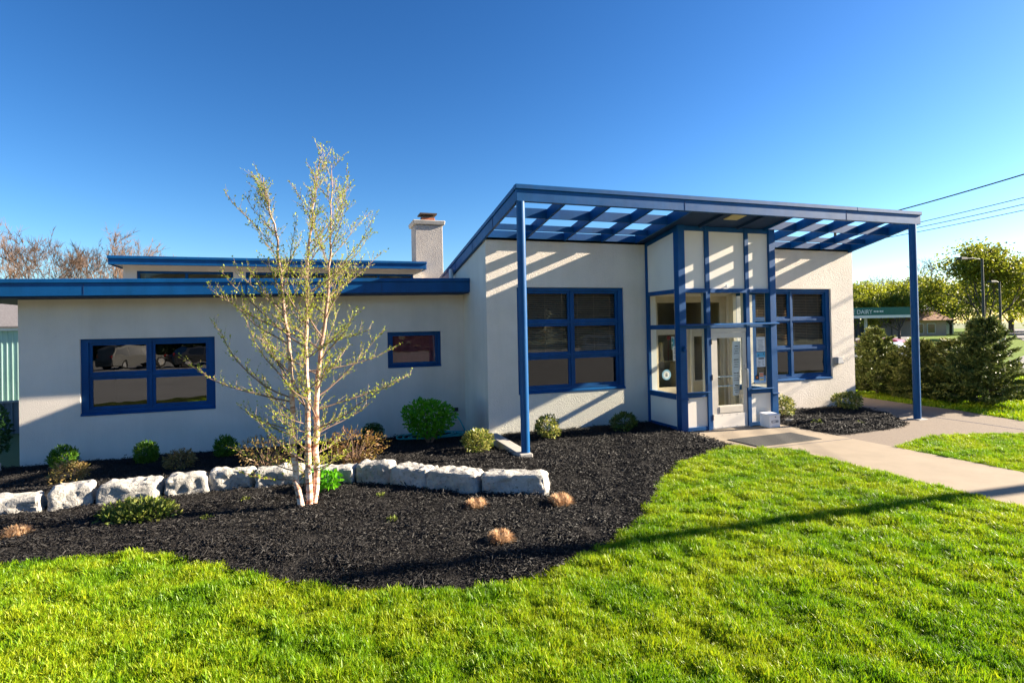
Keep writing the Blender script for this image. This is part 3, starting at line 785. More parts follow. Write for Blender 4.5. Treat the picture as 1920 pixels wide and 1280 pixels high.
# ---- slatted canopy: front beam, side edges, rafters, purlins, posts
XB0, XB1 = 3.25, 13.27
fb = MB().box(XB0+.02, XB1-.02, 9.15, 9.24, 4.53, 4.745).build('canopy_beam', M['blue_metal'], BLD, bevel=0.005)
MB().box(XB0, 11.25, 9.125, 9.26, 4.745, 4.83).build('drip_cap', M['blue_metal'], fb, bevel=0.008)
MB().box(11.253, XB1, 9.125, 9.26, 4.743, 4.826).build('drip_cap', M['blue_metal'], fb, bevel=0.008)
for sx in (6.75, 10.95): MB().box(sx, sx+.006, 9.146, 9.15, 4.54, 4.74).build('seam', M['seam'], fb)
def sloped(xa, xb, y0, y1, h0, h1, dx=0.0):
    """bar running with the roof slope; h0/h1 heights above the underside line; dx = sideways drift at the far end"""
    q = MB()
    q.hexa([(xa,y0,rb(y0)+h0),(xb,y0,rb(y0)+h0),(xb+dx,y1,rb(y1)+h0),(xa+dx,y1,rb(y1)+h0),(xa,y0,rb(y0)+h1),(xb,y0,rb(y0)+h1),(xb+dx,y1,rb(y1)+h1),(xa+dx,y1,rb(y1)+h1)])
    return q
le = sloped(3.27, 3.328, 9.242, 16.3, 0.0, 0.215).build('roof_edge', M['blue_metal'], BLD, bevel=0.004)
sloped(3.25, 3.34, 9.262, 16.3, 0.216, 0.30).build('drip_cap', M['blue_metal'], le, bevel=0.006)
for sy in (10.6, 12.2, 13.9):
    q = MB(); q.hexa([(3.264,sy,rb(sy)+.01),(3.27,sy,rb(sy)+.01),(3.27,sy+.012,rb(sy)+.01),(3.264,sy+.012,rb(sy)+.01),(3.264,sy,rb(sy)+.21),(3.27,sy,rb(sy)+.21),(3.27,sy+.012,rb(sy)+.21),(3.264,sy+.012,rb(sy)+.21)]); q.build('seam', M['seam'], le)
DRIFT = 0.47
re_ = sloped(13.17, 13.25, 9.242, YW-.09, 0.0, 0.215, DRIFT).build('roof_edge', M['blue_metal'], BLD, bevel=0.004)
sloped(13.16, 13.265, 9.262, YW-.09, 0.216, 0.30, DRIFT).build('drip_cap', M['blue_metal'], re_, bevel=0.006)
q = MB(); q.hexa([(13.64,YW-.088,rb(YW)),(13.72,YW-.088,rb(YW)),(13.8,16.3,rb(16.3)),(13.72,16.3,rb(16.3)),(13.64,YW-.088,rb(YW)+.3),(13.72,YW-.088,rb(YW)+.3),(13.8,16.3,rb(16.3)+.3),(13.72,16.3,rb(16.3)+.3)]); q.build('roof_edge', M['blue_metal'], BLD)
RAF = [(4.20, 0.0), (5.13, 0.0), (6.06, 0.0), (6.95, 0.0), (9.50, 0.1), (10.35, 0.18), (11.28, 0.27), (12.20, 0.36)]
for rx, dx in RAF:
    sloped(rx, rx+0.05, 9.242, YW-.092, 0.02, 0.215, dx).build('rafter', M['blue'], BLD)
def purlin(y, h0, h1, th=0.05):
    xs = [3.33] + [v for rx, dx in RAF for v in (rx+dx*(y-9.24)/(YW-9.33), rx+dx*(y-9.24)/(YW-9.33)+0.05)] + [13.17+DRIFT*(y-9.24)/(YW-9.33)]
    for k in range(0, len(xs)-1, 2):
        if 6.9 < xs[k] < 9.45: continue                      # solid soffit over the entrance
        q = MB(); q.box(xs[k]+.001, xs[k+1]-.001, y, y+th, rb(y)+h0, rb(y)+h1); q.build('purlin', M['blue'], BLD)
purlin(10.02, 0.03, 0.22)
purlin(10.78, 0.04, 0.16)
MB().box(3.33, 7.0, YW-.09, YW-.004, rb(YW)+.06, rb(YW)+.21).build('ledger', M['blue'], BLD)
MB().box(9.62, 13.63, YW-.09, YW-.004, rb(YW)+.06, rb(YW)+.21).build('ledger', M['blue'], BLD)
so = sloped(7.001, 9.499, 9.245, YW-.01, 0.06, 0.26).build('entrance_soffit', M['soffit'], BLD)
for dy in (9.55,):
    for rx in (7.75, 8.75): sloped(rx, rx+.05, 9.246, YV-.02, 0.0, 0.058).build('soffit_rib', M['soffit'], so)
q = MB(); q.hexa([(8.05,9.32,rb(9.32)+.045),(8.40,9.32,rb(9.32)+.045),(8.40,9.62,rb(9.62)+.045),(8.05,9.62,rb(9.62)+.045),(8.05,9.32,rb(9.32)+.058),(8.40,9.32,rb(9.32)+.058),(8.40,9.62,rb(9.62)+.058),(8.05,9.62,rb(9.62)+.058)])
q.build('recessed_light', surf('lens', (0.62, 0.50, 0.22), rough=0.5), so)
for px, pz in ((3.36, 0.13), (13.05, 0.02)):
    MB().cyl((px, 9.21, pz), (px, 9.21, 4.532), 0.077, 20).build('post', M['blue_metal'], BLD, smooth=True)
MB().hexa([(3.20,9.07,-.1),(3.46,9.07,-.1),(3.47,11.39,-.1),(3.20,11.39,-.1),(3.215,9.085,.128),(3.45,9.085,.128),(3.46,11.39,.128),(3.21,11.39,.128)]).build('post_footing', M['concrete_grey'], BLD, bevel=0.012)
MB().box(12.9, 13.2, 9.06, 9.36, -.05, 0.03).build('post_footing', M['concrete_grey'], BLD, bevel=0.01)

# ---- glazed entrance
XV0, XV1 = 7.22, 9.83
zt = lambda y: rb(y)+0.055
def vpost(x0, x1, y0, y1, name='corner_post', mat='blue'):
    q = MB(); q.hexa([(x0,y0,0.0),(x1,y0,0.0),(x1,y1,0.0),(x0,y1,0.0),(x0,y0,zt(y0)),(x1,y0,zt(y0)),(x1,y1,zt(y1)),(x0,y1,zt(y1))])
    return q.build(name, M[mat], BLD, bevel=0.004)
vpost(XV0, XV0+.17, YV, YV+.17); vpost(XV1-.17, XV1, YV, YV+.17)
vpost(XV0+.03, XV0+.10, YW-.09, YW-.002); vpost(XV1-.10, XV1-.03, YW-.09, YW-.002)
MUL = [(7.925, 8.035), (8.995, 9.095)]
for a, c in MUL: vpost(a, c, YV+.02, YV+.12, 'mullion')
BAYS = [(XV0+.17, 7.925), (8.035, 8.995), (9.095, XV1-.17)]
# cream inner faces of the frame
for a, c in ((XV0+.02, XV0+.15), (7.93, 8.03), (9.0, 9.09), (XV1-.15, XV1-.02)):
    q = MB(); q.box(a, c, YV+(.172 if a < 7.5 or a > 9.5 else .122), YV+.20, 0.03, 3.05); q.build('inner_trim', M['cream'], BLD)
q = MB(); q.box(XV1-.20, XV1-.104, YW-.16, YW-.002, 0.03, 3.05); q.build('inner_trim', M['cream'], BLD)
q = MB(); q.box(XV0+.104, XV0+.27, YW-.05, YW-.002, 0.03, 3.05); q.build('inner_trim', M['white'], BLD)
for i, (a, c) in enumerate(BAYS):
    def rail(z0, z1, out=0.0, name='rail', y1=.11):
        MB().box(a+.001, c-.001, YV+.03-out, YV+y1, z0, z1).build(name, M['blue'], BLD, bevel=0.003)
    rail(2.995, 3.085, 0.02)
    rail(2.215, 2.285)
    q = MB(); q.hexa([(a+.002,YV+.112,zt(YV)-.11),(c-.002,YV+.112,zt(YV)-.11),(c-.002,YV+.03,zt(YV)-.11),(a+.002,YV+.03,zt(YV)-.11),(a+.002,YV+.112,zt(YV)-.01),(c-.002,YV+.112,zt(YV)-.01),(c-.002,YV+.03,zt(YV)-.01),(a+.002,YV+.03,zt(YV)-.01)]); q.build('rail', M['blue'], BLD)
    MB().box(a, c, YV+.06, YV+.085, 3.085, zt(YV)-.11).build('panel', M['panel'], BLD)
    MB().box(a, c, YV+.07, YV+.076, 2.285, 2.995).build('pane', M['glass_clear'], BLD)
    if i != 1:
        rail(0.735, 0.83); rail(0.02, 0.10)
        MB().box(a-.02, c+.03, YV-.035, YV+.07, 0.83, 0.852).build('sill', M['blue'], BLD, bevel=0.005)
        MB().box(a, c, YV+.06, YV+.085, 0.10, 0.735).build('panel', M['panel'], BLD)
        MB().box(a, c, YV+.07, YV+.076, 0.852, 2.215).build('pane', M['glass_clear'], BLD)
MB().hexa([(XV0-.02,YV-.07,2.286),(XV1+.02,YV-.07,2.286),(XV1+.02,YV-.001,2.286),(XV0-.02,YV-.001,2.286),(XV0-.02,YV-.07,2.306),(XV1+.02,YV-.07,2.306),(XV1+.02,YV-.001,2.325),(XV0-.02,YV-.001,2.325)]).build('ledge', M['blue'], BLD)
for x0 in (XV0-.012, XV1-.178): MB().box(x0, x0+.19, YV-.03, YV-.001, 0.70, 0.73).build('post_band', M['blue'], BLD, bevel=0.004)
# sides
for xs, sgn in ((XV0+.03, -1), (XV1-.10, 1)):
    for z0, z1 in ((2.995, 3.085), (2.215, 2.315), (0.69, 0.79), (0.0, 0.11)):
        MB().box(xs+.004, xs+.066, YV+.172, YW-.092, z0, z1).build('rail', M['blue'], BLD, bevel=0.003)
    MB().box(xs-(.03 if sgn < 0 else 0)+.004, xs+.066+(.03 if sgn > 0 else 0), YV+.175, YW-.095, 0.79, 0.812).build('sill', M['blue'], BLD)
    y0, y1 = YV+.172, YW-.092
    q = MB(); q.hexa([(xs+.02,y0,3.085),(xs+.045,y0,3.085),(xs+.045,y1,3.085),(xs+.02,y1,3.085),(xs+.02,y0,zt(y0)),(xs+.045,y0,zt(y0)),(xs+.045,y1,zt(y1)),(xs+.02,y1,zt(y1))]); q.build('panel', M['panel'], BLD)
    q = MB(); q.hexa([(xs+.002,y0,zt(y0)-.10),(xs+.06,y0,zt(y0)-.10),(xs+.06,y1,zt(y1)-.10),(xs+.002,y1,zt(y1)-.10),(xs+.002,y0,zt(y0)-.003),(xs+.06,y0,zt(y0)-.003),(xs+.06,y1,zt(y1)-.003),(xs+.002,y1,zt(y1)-.003)]); q.build('rail', M['blue'], BLD)
    MB().box(xs+.02, xs+.045, y0, y1, 0.11, 0.69).build('panel', M['panel'], BLD)
    MB().box(xs+.03, xs+.036, y0, y1, 0.812, 2.215).build('pane', M['glass_clear'], BLD)
    MB().box(xs+.03, xs+.036, y0, y1, 2.315, 2.995).build('pane', M['glass_clear'], BLD)
MB().box(XV0+.12, XV1-.12, YV+.20, YW-.002, 3.06, 3.08).build('entrance_ceiling', M['cream'], BLD)
MB().box(XV0+.11, XV1-.11, YV+.13, 13.6, 0.0, 0.03).build('entrance_floor', M['tan_frame'], BLD)
# inner screen: sidelight and inner door set in the wall opening
q = MB(); wall_mesh(q, 7.502, 9.598, 0.03, 2.998, YW+.05, YW+.12, [(7.60, 8.38, 0.82, 2.08), (8.62, 9.40, 0.95, 2.02), (7.60, 9.40, 2.32, 2.85)])
isc = q.build('inner_screen', M['tan_frame'], BLD)
for hx in ((7.60, 8.38, 0.82, 2.08), (8.62, 9.40, 0.95, 2.02), (7.60, 9.40, 2.32, 2.85)):
    q = MB(); q.box(hx[0], hx[1], YW+.08, YW+.086, hx[2], hx[3]); q.build('pane', M['glass'], isc)
q = MB(); q.box(8.56, 9.46, YW+.035, YW+.049, 0.05, 0.93); q.build('door_panel', M['tan'], isc)
q = MB(); q.box(8.50, 8.555, YW+.03, YW+.049, 0.05, 2.2); q.box(9.465, 9.52, YW+.03, YW+.049, 0.05, 2.2); q.build('door_casing', M['cream'], isc)
q = MB()
q.quad((7.4,13.6,0.03),(9.7,13.6,0.03),(9.7,13.6,3),(7.4,13.6,3)); q.quad((7.4,YW+.24,0.03),(7.4,13.6,0.03),(7.4,13.6,3),(7.4,YW+.24,3)); q.quad((9.7,YW+.24,0.03),(9.7,YW+.24,3),(9.7,13.6,3),(9.7,13.6,0.03)); q.quad((7.4,YW+.24,3),(7.4,13.6,3),(9.7,13.6,3),(9.7,YW+.24,3))
q.build('hall', M['tan'], BLD)

# door
D0, D1 = 8.04, 8.99
dr = MB().box(D0+.002, 8.205, YV+.04, YV+.09, 0.03, 2.12).box(8.885, D1-.002, YV+.04, YV+.09, 0.03, 2.12).box(8.205, 8.885, YV+.041, YV+.089, 2.0, 2.119).box(8.205, 8.885, YV+.041, YV+.089, 0.031, 0.52).build('door', M['door'], BLD, bevel=0.003)
MB().box(D0, D1, YV+.035, YV+.10, 2.124, 2.212).build('door_header', M['door'], BLD)
MB().box(8.2, 8.89, YV+.06, YV+.066, 0.515, 2.005).build('glass', M['glass_clear'], dr)
MB().box(8.06, 8.97, YV+.034, YV+.0395, 0.04, 0.335).build('kick_plate', M['panel'], dr)
MB().box(8.23, 8.86, YV+.030, YV+.0395, 0.36, 0.50).build('bottom_rail_plate', M['door'], dr, bevel=0.003)
for x_ in (8.08, 8.3, 8.5, 8.7, 8.95):
    for z_ in (0.06, 0.315): MB().cyl((x_, YV+.034, z_), (x_, YV+.029, z_), 0.007, 8).build('screw', M['grey_metal'], dr)
for z_ in (1.145, 0.935): MB().cyl((8.22, YV+.13, z_), (8.87, YV+.13, z_-.01), 0.017, 10).build('push_bar', M['chrome'], dr, smooth=True)
MB().tube([(8.95,YV+.04,1.30),(8.95,YV-.03,1.30),(8.95,YV-.035,1.27),(8.95,YV-.035,0.93),(8.95,YV-.03,0.90),(8.95,YV+.04,0.90)], 0.011, 8).build('pull_handle', M['steel'], dr, smooth=True)
for z_ in (1.38, 1.22): MB().cyl((8.945, YV+.04, z_), (8.945, YV+.02, z_), 0.02, 12).build('lock_cylinder', M['steel'], dr, smooth=True)
for z_ in (0.28, 1.15, 1.93): MB().box(8.028, 8.052, YV+.012, YV+.04, z_-.06, z_+.06).build('hinge', M['dark_metal'], dr)
MB().box(8.03, 9.0, YV-.02, YV+.1, 0.02, 0.032).build('threshold', M['steel'], BLD)

# fittings fixed to the building
MB().box(7.28, 7.35, YV-.06, YV-.002, 1.74, 1.80).cyl((7.315, YV-.045, 1.80), (7.315, YV-.03, 1.86), 0.03, 12).build('door_chime', M['blue'], BLD, bevel=0.006)
MB().cyl((8.47, YV+.06, 3.13), (8.47, YV+.01, 3.13), 0.012, 8).box(8.44, 8.50, YV-.03, YV+.012, 3.10, 3.17).build('porch_sensor', M['pvc'], BLD)
q = MB(); q.hexa([(13.02,YW-.16,1.19),(13.24,YW-.16,1.19),(13.24,YW-.001,1.16),(13.02,YW-.001,1.16),(13.06,YW-.13,1.36),(13.20,YW-.13,1.36),(13.24,YW-.001,1.36),(13.02,YW-.001,1.36)]); q.build('wall_lamp', M['grey_metal'], BLD, bevel=0.01)
MB().box(3.02, 3.15, YL-.035, YL-.001, 0.30, 0.40).build('tap_plate', M['dark_metal'], BLD)
MB().tube([(3.09, YL-.03, 0.30), (3.09, YL-.10, 0.28), (3.10, YL-.11, 0.22)], 0.014, 8).cyl((3.055, YL-.09, 0.31), (3.125, YL-.09, 0.31), 0.008, 8).build('tap', M['steel'], BLD, smooth=True)

# ------------------------------------------------------------------ loose things at the entrance
def lines_mesh(b, x0, x1, z, y, h, gaps, r):
    x = x0
    while x < x1:
        w = r.uniform(0.012, 0.045); e = min(x1, x+w)
        b.box(x, e, y-.0006, y, z, z+h); x = e+gaps
    return b
rr = random.Random(3)
# long curling notice hanging inside the door glass
V = []; F = []
nz_ = 24
for i in range(nz_+1):
    t = i/nz_; z = 1.92-1.21*t; sw = 0.012*math.sin(t*9)+0.02*t*t
    x0 = 8.665-0.012*t+sw*.3; x1 = 8.885-0.035*t+sw*.3
    for k in range(5):
        s = k/4; V.append((x0+(x1-x0)*s, YV+.10+0.012*math.sin(s*3.1+t*5)+0.03*t, z))
for i in range(nz_):
    for k in range(4): F.append((i*5+k, i*5+k+1, i*5+k+6, i*5+k+5))
me = bpy.data.meshes.new('paper_notice'); me.from_pydata([(x-8.77, y-(YV+.1), z-.71) for x, y, z in V], [], F); me.update()
pn = tag(link_mesh('paper_notice', me, M['paper'], None, (8.77, YV+.1, .71)), 'long narrow paper strip of printed notices hanging inside the entrance door glass', 'notice')
md = pn.modifiers.new('thick', 'SOLIDIFY'); md.thickness = 0.001
q = MB()
for base in (1.80, 1.50, 1.20, 0.93):
    t0 = (1.92-base)/1.21
    for k in range(4):
        z = base-k*0.052; t = (1.92-z)/1.21; w = rr.uniform(.05, .11)
        y = YV+.088+0.03*t
        lines_mesh(q, 8.765-w/1.6-.01*t, 8.765+w/1.6-.01*t, z, y, 0.012 if k else 0.02, 0.006, rr)
q.build('print', M['ink'], pn)

def sheet(name, label, cat, x0, x1, z0, z1, y, mat, prints, group=None, th=0.002):
    o = MB().box(x0, x1, y, y+th, z0, z1).lone(name, mat, ((x0+x1)/2, y, z0))
    tag(o, label, cat, group)
    for pm, rects in prints:
        q = MB()
        for (a, c, d, e) in rects: q.box(a, c, y-.0012, y-.0002, d, e)
        q.build('print', M[pm], o)
    return o
ln = lambda x0, x1, z0, n, dz, h: [(x0+rr.uniform(0, .02), x1-rr.uniform(0, .05), z0-i*dz, z0-i*dz+h) for i in range(n)]
sheet('notice', 'white printed notice taped high in the narrow glass right of the door', 'notice', 9.295, 9.535, 1.67, 2.0, YV+.060, M['paper_w'], [('ink_g', ln(9.33, 9.51, 1.93, 9, 0.028, 0.010))])
sheet('notice', 'pale blue poster with bold black heading below the white notice beside the door', 'poster', 9.29, 9.535, 1.325, 1.655, YV+.060, M['paper'],
      [('sky_blue', [(9.29, 9.535, 1.54, 1.655)]), ('ink', [(9.335, 9.36, 1.575, 1.605), (9.475, 9.505, 1.60, 1.63), (9.34, 9.50, 1.50, 1.528)]), ('ink_g', ln(9.32, 9.40, 1.46, 5, 0.026, 0.009)+ln(9.44, 9.52, 1.46, 5, 0.026, 0.009))])
sheet('card_sticker', 'small sticker with orange, blue and yellow stripes low on the narrow glass', 'sticker', 9.36, 9.475, 1.01, 1.19, YV+.062, M['paper_w'], [('orange', [(9.365, 9.47, 1.145, 1.18), (9.365, 9.47, 1.10, 1.135)]), ('sky_blue', [(9.365, 9.47, 1.065, 1.09)]), ('yellow', [(9.365, 9.47, 1.02, 1.055)])])
sheet('card_sticker', 'small black sticker with an orange disc beside the striped sticker', 'sticker', 9.245, 9.345, 1.04, 1.14, YV+.062, M['ink'], [('orange', [(9.272, 9.318, 1.066, 1.114)])])
sheet('card_sticker', 'long pale blue strip sticker along the bottom of the narrow glass', 'sticker', 9.24, 9.55, 0.955, 1.0, YV+.064, M['paper'], [('sky_blue', [(9.25, 9.36, .962, .975), (9.40, 9.53, .98, .993)])])

def disc(name, label, x, z, y, r0, r1, mo, mi, th=0.003):
    o = MB().cyl((x, y+th, z), (x, y, z), r0, 40).lone(name, mo, (x, y, z)); tag(o, label, 'sticker')
    MB().cyl((x, y-.0002, z), (x, y-.0014, z), r1, 36).build('emblem', mi, o)
    q = MB()
    for k in range(26):
        a = 2*math.pi*k/26; rm = (r0+r1)/2
        q.box(x+rm*math.cos(a)-.006, x+rm*math.cos(a)+.006, y-.0014, y-.0003, z+rm*math.sin(a)-.008, z+rm*math.sin(a)+.008)
    q.build('lettering', M['paper_w'], o)
    return o
ds = disc('round_sticker', 'large round blue-rimmed sticker with pale centre on the inner sidelight glass', 7.83, 1.12, YW+.072, 0.125, 0.085, M['sky_blue'], M['paper_w'])
q = MB(); q.box(7.80, 7.86, YW+.0685, YW+.0704, 1.08, 1.14); q.box(7.81, 7.85, YW+.0685, YW+.0704, 1.145, 1.165); q.build('print', M['ink_g'], ds)
disc('round_sticker', 'small round teal sticker beside the large round one', 8.20, 1.23, YW+.072, 0.06, 0.045, M['teal'], M['sky_blue'])
sheet('notice', 'white printed paper on the inner sidelight glass above the round stickers', 'notice', 8.02, 8.24, 1.45, 1.80, YW+.070, M['paper_w'], [('ink_g', ln(8.05, 8.2, 1.73, 3, 0.05, 0.018)+ln(8.05, 8.22, 1.56, 4, 0.022, 0.008))])
sheet('notice', 'narrow turquoise and white leaflet at the top of the inner sidelight', 'leaflet', 7.99, 8.08, 1.72, 2.03, YW+.074, M['paper'], [('teal', [(7.995, 8.03, 1.74, 1.86), (7.995, 8.03, 1.9, 2.0)]), ('sky_blue', [(8.035, 8.075, 1.78, 1.98)])])
sheet('notice', 'green square decal right of the inner sidelight notice', 'decal', 8.14, 8.26, 1.31, 1.41, YW+.072, M['teal'], [])
sheet('notice', 'small white square decal under the teal round sticker', 'decal', 8.13, 8.25, 1.06, 1.15, YW+.072, M['paper_w'], [('ink_g', [(8.15, 8.23, 1.08, 1.09), (8.15, 8.22, 1.11, 1.12)])])
def lathe(b, cx, cy, prof, n=18):
    i0 = len(b.v)
    for r_, z in prof:
        for k in range(n):
            a = 2*math.pi*k/n; b.v.append((cx+r_*math.cos(a), cy+r_*math.sin(a), z))
    for i in range(len(prof)-1):
        for k in range(n):
            a = i0+i*n+k; c = i0+i*n+(k+1) % n
            b.f.append((a, c, c+n, a+n))
    b.f.append(tuple(i0+k for k in reversed(range(n)))); e = i0+(len(prof)-1)*n; b.f.append(tuple(e+k for k in range(n)))
    return b
q = MB(); q.box(7.72, 8.30, YW+.30, YW+.55, 1.40, 1.43); q.box(7.74, 7.78, YW+.32, YW+.53, 0.03, 1.40); q.box(8.24, 8.28, YW+.32, YW+.53, 0.03, 1.40)
tag(q.lone('hall_shelf', M['tan'], (8.0, YW+.42, 0.03)), 'narrow tan console shelf in the hall behind the sidelight', 'shelf')
q = MB(); lathe(q, 7.93, YW+.42, [(0.055, 1.43), (0.07, 1.45), (0.04, 1.55), (0.035, 1.68), (0.05, 1.82), (0.075, 1.88), (0.07, 1.90)])
tag(q.lone('vase', surf('vase_glaze', (0.62, 0.48, 0.22), rough=0.35), (7.93, YW+.42, 1.43), smooth=True), 'tall tan hourglass-shaped vase on the hall shelf behind the sidelight', 'vase')
q = MB()
for k in range(6):
    a = k*1.05; q.tube([(8.13, YW+.40, 2.0), (8.13+.045*math.cos(a), YW+.38, 2.0+.045*math.sin(a)), (8.13+.06*math.cos(a+.5), YW+.37, 2.0+.05*math.sin(a+.5))], [.012, .022, .006], 6)
q.tube([(8.13, YW+.40, 2.0), (8.13, YW+.42, 1.7), (8.14, YW+.43, 1.43)], .006, 6)
tag(q.lone('ribbon_bow', M['red'], (8.13, YW+.40, 1.43), smooth=True), 'red ribbon bow on a stem behind the inner sidelight', 'bow')

# white drop box on the paving beside the door
bx = thing('drop_box', 'white plastic drop box with black label on the paving right of the door', 'box', (9.37, 9.85, 0.022))
MB().box(9.22, 9.51, 9.70, 9.99, 0.024, 0.285).build('body', M['box_white'], bx, bevel=0.008)
MB().hexa([(9.21,9.69,0.286),(9.52,9.69,0.286),(9.52,10.0,0.286),(9.21,10.0,0.286),(9.21,9.69,0.310),(9.52,9.69,0.310),(9.52,10.0,0.325),(9.21,10.0,0.325)]).build('lid', M['box_white'], bx, bevel=0.006)
MB().cyl((9.38, 9.70, 0.255), (9.38, 9.693, 0.255), 0.012, 12).build('lock', M['dark_metal'], bx)
q = MB(); q.box(9.27, 9.46, 9.697, 9.6995, 0.132, 0.141); q.box(9.27, 9.286, 9.697, 9.6995, 0.141, 0.18); q.box(9.38, 9.46, 9.697, 9.6995, 0.15, 0.163)
lines_mesh(q, 9.295, 9.46, 0.17, 9.6995, 0.012, 0.006, rr); q.build('label_print', M['ink'], bx)

mt_ = MB().hexa([(7.60,8.30,0.023),(9.22,8.36,0.023),(9.20,9.12,0.023),(7.54,9.06,0.023),(7.61,8.31,0.036),(9.21,8.37,0.036),(9.19,9.11,0.036),(7.55,9.05,0.036)]).lone('door_mat', M['mat'], (8.4, 8.7, 0.023), bevel=0.004)
tag(mt_, 'dark grey rubber mat lying on the entrance paving', 'mat')

# joints in the paving
for yy in (8.18,): MB().box(7.99 if yy < 8.1 else 7.5, 9.78, yy, yy+.012, 0.0225, 0.0245).build('joint', M['seam'], None)['kind'] = 'structure'

# garden hose
pts = []
pts += [(3.10, YL-.11, 0.20), (3.16, YL-.16, 0.10), (3.22, YL-.24, -0.05), (3.24, YL-.35, -0.17), (3.1, YL-.5, -0.19)]
rh_ = random.Random(5)
for k in range(46):
    a = k*0.62; ax = 0.62+0.10*math.sin(k*.37); ay = 0.34+0.08*math.cos(k*.51)
    cx = 2.55 - (0.010*k if k < 40 else 0.4); pts.append((cx+ax*math.cos(a), 12.42+ay*math.sin(a), -0.09+0.035*rh_.random()+0.0012*k))
sm = []
for i in range(len(pts)-1):
    p0 = pts[max(i-1, 0)]; p1 = pts[i]; p2 = pts[i+1]; p3 = pts[min(i+2, len(pts)-1)]
    for s in range(4):
        t = s/4; sm.append(tuple(0.5*((2*p1[a])+(-p0[a]+p2[a])*t+(2*p0[a]-5*p1[a]+4*p2[a]-p3[a])*t*t+(-p0[a]+3*p1[a]-3*p2[a]+p3[a])*t**3) for a in range(3)))
hs = MB().tube(sm, 0.015, 7).lone('garden_hose', M['hose'], (2.4, 12.4, -.2), smooth=True)
tag(hs, 'teal garden hose lying in loose coils by the wall tap', 'hose')

# ------------------------------------------------------------------ boulders
def boulder(name, label, cx, cy, L, D, Hh, ang, seed, group='limestone boulders edging the bed'):
    bm = bmesh.new(); bmesh.ops.create_cube(bm, size=1.0)
    r = random.Random(seed)
    for v in bm.verts:
        v.co.x *= L*r.uniform(.92, 1.04); v.co.y *= D*r.uniform(.9, 1.05); v.co.z = v.co.z*Hh*(r.uniform(.9, 1.06) if v.co.z > 0 else 1.0)
        if v.co.z > 0: v.co.x *= r.uniform(.86, .97); v.co.y *= r.uniform(.80, .95)
    bmesh.ops.bevel(bm, geom=bm.edges[:], offset=0.045, segments=2, affect='EDGES', profile=0.5)
    bmesh.ops.triangulate(bm, faces=bm.faces[:])
    for _ in range(4):
        es = [e for e in bm.edges if e.calc_length() > 0.045]
        if not es: break
        bmesh.ops.subdivide_edges(bm, edges=es, cuts=1, use_grid_fill=False)
        bmesh.ops.triangulate(bm, faces=bm.faces[:])
    bm.normal_update()
    off = Vector((seed*3.1, seed*1.7, seed*.9))
    for v in bm.verts:
        p = v.co+off; n = v.normal
        d = 0.030*mnoise.fractal(p*3.0, 1.0, 2.0, 3) + 0.03*abs(mnoise.noise(p*7.0)) - 0.022*max(0, mnoise.noise(p*22.0)) + 0.014*mnoise.noise(p*11.0)
        # chipped ledges
        d += 0.014*math.floor(2.4*mnoise.noise(p*4.2+Vector((9, 3, 1))))/2.4
        v.co += n*d
    mtx = Matrix.Rotation(ang, 4, 'Z')
    bmesh.ops.transform(bm, matrix=mtx, verts=bm.verts)
    me = bpy.data.meshes.new(name); bm.to_mesh(me); bm.free()
    for p in me.polygons: p.use_smooth = True
    try: me.set_sharp_from_angle(angle=R(34))
    except Exception: pass
    o = link_mesh(name, me, M['limestone'], None, (cx, cy, T(cx, cy)+Hh/2-0.02))
    return tag(o, label, 'boulder', group)
ORD = ['leftmost long pale limestone boulder with a hollowed face, cut by the photo edge', 'pale limestone boulder second from the left end of the row', 'long flat limestone boulder behind the yellow-green juniper', 'tall blocky limestone boulder fourth from the left, right of the juniper',
       'grey square-faced limestone boulder fifth from the left', 'limestone boulder just left of the birch trunks', 'limestone boulder directly behind the birch trunks', 'small upright limestone boulder just right of the leafy plant',
       'low limestone boulder third from the right end of the row', 'long limestone boulder second from the right end of the row', 'rightmost flat-topped limestone boulder nearest the blue post']
edges = [(-4.55, 8.99), (-3.43, 8.97), (-2.92, 8.98), (-2.12, 9.03), (-1.56, 9.05), (-0.95, 9.02), (-0.22, 8.93), (0.50, 8.70), (1.02, 8.42), (1.52, 7.98), (2.08, 7.42), (2.92, 7.02)]
HT = [0.31, 0.35, 0.31, 0.37, 0.36, 0.33, 0.33, 0.36, 0.33, 0.37, 0.35]
for i in range(11):
    (xa, ya), (xb, yb) = edges[i], edges[i+1]
    L = math.hypot(xb-xa, yb-ya)
    boulder('limestone_boulder', ORD[i], (xa+xb)/2, (ya+yb)/2+.04+(.03 if i % 3 == 1 else -.02), L+0.0, 0.42, HT[i]*(.92+.12*((i*7) % 3)/2)+.01, math.atan2(yb-ya, xb-xa)+(.07 if i % 2 else -.06), 11+i)
boulder('limestone_boulder', 'smooth pale boulder at the far left corner of the low wing', -5.95, 12.75, 0.62, 0.4, 0.26, 0.2, 40)

# ------------------------------------------------------------------ foliage builders (numpy)
def quads_from(centers, ax_l, ax_w, L, W, fold=0.0):
    """leaf-shaped quads (diamonds): centers (N,3), unit axes, half sizes"""
    a = centers - ax_l*L[:, None]*0.15; tip = centers + ax_l*L[:, None]
    mid = centers + ax_l*L[:, None]*0.42
    nrm = np.cross(ax_l, ax_w)
    l = mid - ax_w*W[:, None] + nrm*(fold*W)[:, None] if np.ndim(fold) else mid - ax_w*W[:, None] + nrm*W[:, None]*fold
    r_ = mid + ax_w*W[:, None] + nrm*W[:, None]*fold
    V = np.stack([a, l, tip, r_], axis=1).reshape(-1, 3)
    F = np.arange(len(V)).reshape(-1, 4)
    return V, F

def unit(a): return a/np.maximum(1e-9, np.linalg.norm(a, axis=-1, keepdims=True))

